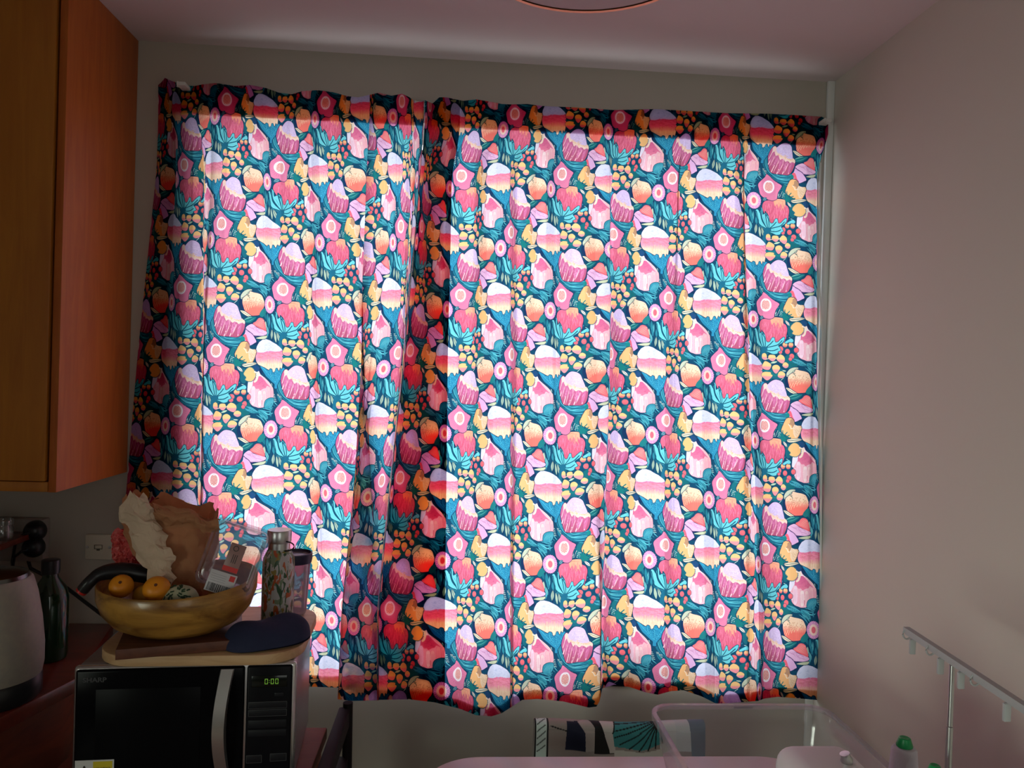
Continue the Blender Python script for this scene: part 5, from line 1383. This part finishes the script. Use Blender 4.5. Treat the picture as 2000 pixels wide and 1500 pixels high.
m = Mesh(); m.lathe([(0, 0), (.008, 0), (.009, .006), (.007, .012), (.0075, .016), (0, .017)], 20, Matrix.Translation(kp)@Matrix.Rotation(-.35, 4, 'Y')); m.build('tension_knob', M_STEEL, sm_, M=inv)
Mesh().box(s1_.x+.004, xr_, SY-.05, SY+.15, ZP-.0245, ZP, .006, 2).build('spool_platform', M_MWH, sm_, M=inv)

M_ARM = mat('pale_grey_plastic', (.40, .41, .42), .45)
B0, B1 = at(1770, 1228, 1.28), at(2012, 1380, .955)
B1.z = B0.z
pol = at(1877, 1310, 1.12)
st = empty('thread_stand', 'metal telescopic thread stand with a grey bar of thread guides beside the wall', 'thread stand', (pol.x, pol.y, ZP))
inv = Matrix.Translation(-st.location)
bd_ = (B1-B0).normalized(); bn = Vector((-bd_.y, bd_.x, 0))
# pole foot point is on the bar's line
tpole = (B0-B1).length*.44
pt = B0+bd_*tpole; pq = at(1872, 1500, pt.y)
b = bmesh.new()
def beam(m_, p, q_, w_, h_):
    d_ = (q_-p).normalized(); n_ = Vector((-d_.y, d_.x, 0)).normalized(); u_ = Vector((0, 0, 1)); b_ = bmesh.new()
    A = [b_.verts.new(p+n_*x+u_*z) for x, z in ((-w_, -h_), (w_, -h_), (w_, h_), (-w_, h_))]; C = [b_.verts.new(q_+n_*x+u_*z) for x, z in ((-w_, -h_), (w_, -h_), (w_, h_), (-w_, h_))]
    for k in range(4): b_.faces.new((A[k], A[(k+1) % 4], C[(k+1) % 4], C[k]))
    b_.faces.new(A[::-1]); b_.faces.new(C); bmesh.ops.recalc_face_normals(b_, faces=b_.faces); m_._join(b_)
m = Mesh(); beam(m, B0, B1+bd_*.02, .0055, .0035); beam(m, B0+Vector((0, 0, -.006)), B1+bd_*.02+Vector((0, 0, -.006)), .0022, .0035)
m.build('guide_bar', M_ARM, st, M=inv)
for f in (.075, .345, .52, .86):
    p = B0+bd_*((B1-B0).length*f); m = Mesh()
    m.box(p.x-.006, p.x+.004, p.y-.003, p.y+.003, p.z-.036, p.z-.0105, .0015); m.box(p.x-.004, p.x+.006, p.y-.0022, p.y+.0022, p.z-.014, p.z-.0097)
    m.build('guide_hook', M_ARM, st, M=inv)
for f in (.015, .25, .63):
    p = B0+bd_*((B1-B0).length*f); m = Mesh()
    m.tube([(p.x+.0072*math.cos(a_)-.001, p.y, p.z-.008+.0085*math.sin(a_)) for a_ in np.linspace(1.2, 1.2+2*PI*.8, 16)], .0015, 6); m.build('guide_ring', M_ARM, st, M=inv)
pb_ = Vector((pt.x, pt.y, ZP+.0005))
m = Mesh(); m.tube([pb_, Vector((pt.x, pt.y, (ZP+pt.z)/2+.02))], .0050, 14); m.build('lower_pole', M_STEEL, st, M=inv)
m = Mesh(); m.tube([Vector((pt.x, pt.y, (ZP+pt.z)/2+.021)), Vector((pt.x, pt.y, pt.z-.010))], .0040, 14); m.build('upper_pole', M_STEEL, st, M=inv)
M_THR = mat('white_thread', (.60, .57, .64), .8, bump=(300, .4, .001)); M_GCAP = mat('green_plastic_cone', (.0, .26, .07), .35)
def cone(px, py, Y, wpx, label):
    p = at(px, py, Y); r_ = wpx*Y/FPX; zt2 = p.z
    e_ = empty('thread_cone', label, 'thread cone', (p.x, p.y, ZP+.0005), 0, 'cones of white thread')
    h_ = zt2-ZP
    m_ = Mesh(); m_.lathe([(0, .006), (r_*1.12, .006), (r_*1.12, .012), (r_*.9, h_*.80), (r_*.78, h_*.84), (r_*.45, h_*.86), (0, h_*.86)], 32); m_.build('thread', M_THR, e_)
    m_ = Mesh(); m_.lathe([(0, h_*.861), (r_*.58, h_*.861), (r_*.60, h_*.88), (r_*.42, h_), (r_*.34, h_*1.01), (0, h_*.99)], 24); m_.build('cone_tip', M_GCAP, e_)
    m_ = Mesh(); m_.lathe([(0, .0005), (r_*1.2, .0005), (r_*1.2, .0055), (0, .0055)], 24); m_.build('cone_base', M_GCAP, e_)
cone(1767, 1442, 1.20, 27, 'white cone of thread with a green tip, standing taller and farther left')
cone(1826, 1496, 1.10, 25, 'white cone of thread nearest the metal pole, only its green tip in view')

# ---------------------------------------------------------------- round ceiling light
M_COP = mat('copper_ring', (.72, .34, .20), .3, .7); M_OPAL = mat('opal_light_shade', (.50, .42, .42), .35)
e1 = atz(1117, 24, ZC-.035); cr = .255
cl_ = empty('ceiling_light', 'round flush ceiling light with a thin copper ring, at the top edge of the view', 'ceiling light', (e1.x+.0, e1.y-cr, ZC))
m = Mesh(); m.lathe([(0, -.001), (cr-.012, -.001), (cr-.010, -.033), (cr-.02, -.036), (0, -.036)], 64); m.build('shade', M_OPAL, cl_)
m = Mesh(); m.lathe([(cr-.0095, -.001), (cr, -.001), (cr, -.034), (cr-.004, -.038), (cr-.0095, -.036)], 64); m.build('ring', M_COP, cl_)

# ---------------------------------------------------------------- pot on the sill behind the curtain, seen as a shadow
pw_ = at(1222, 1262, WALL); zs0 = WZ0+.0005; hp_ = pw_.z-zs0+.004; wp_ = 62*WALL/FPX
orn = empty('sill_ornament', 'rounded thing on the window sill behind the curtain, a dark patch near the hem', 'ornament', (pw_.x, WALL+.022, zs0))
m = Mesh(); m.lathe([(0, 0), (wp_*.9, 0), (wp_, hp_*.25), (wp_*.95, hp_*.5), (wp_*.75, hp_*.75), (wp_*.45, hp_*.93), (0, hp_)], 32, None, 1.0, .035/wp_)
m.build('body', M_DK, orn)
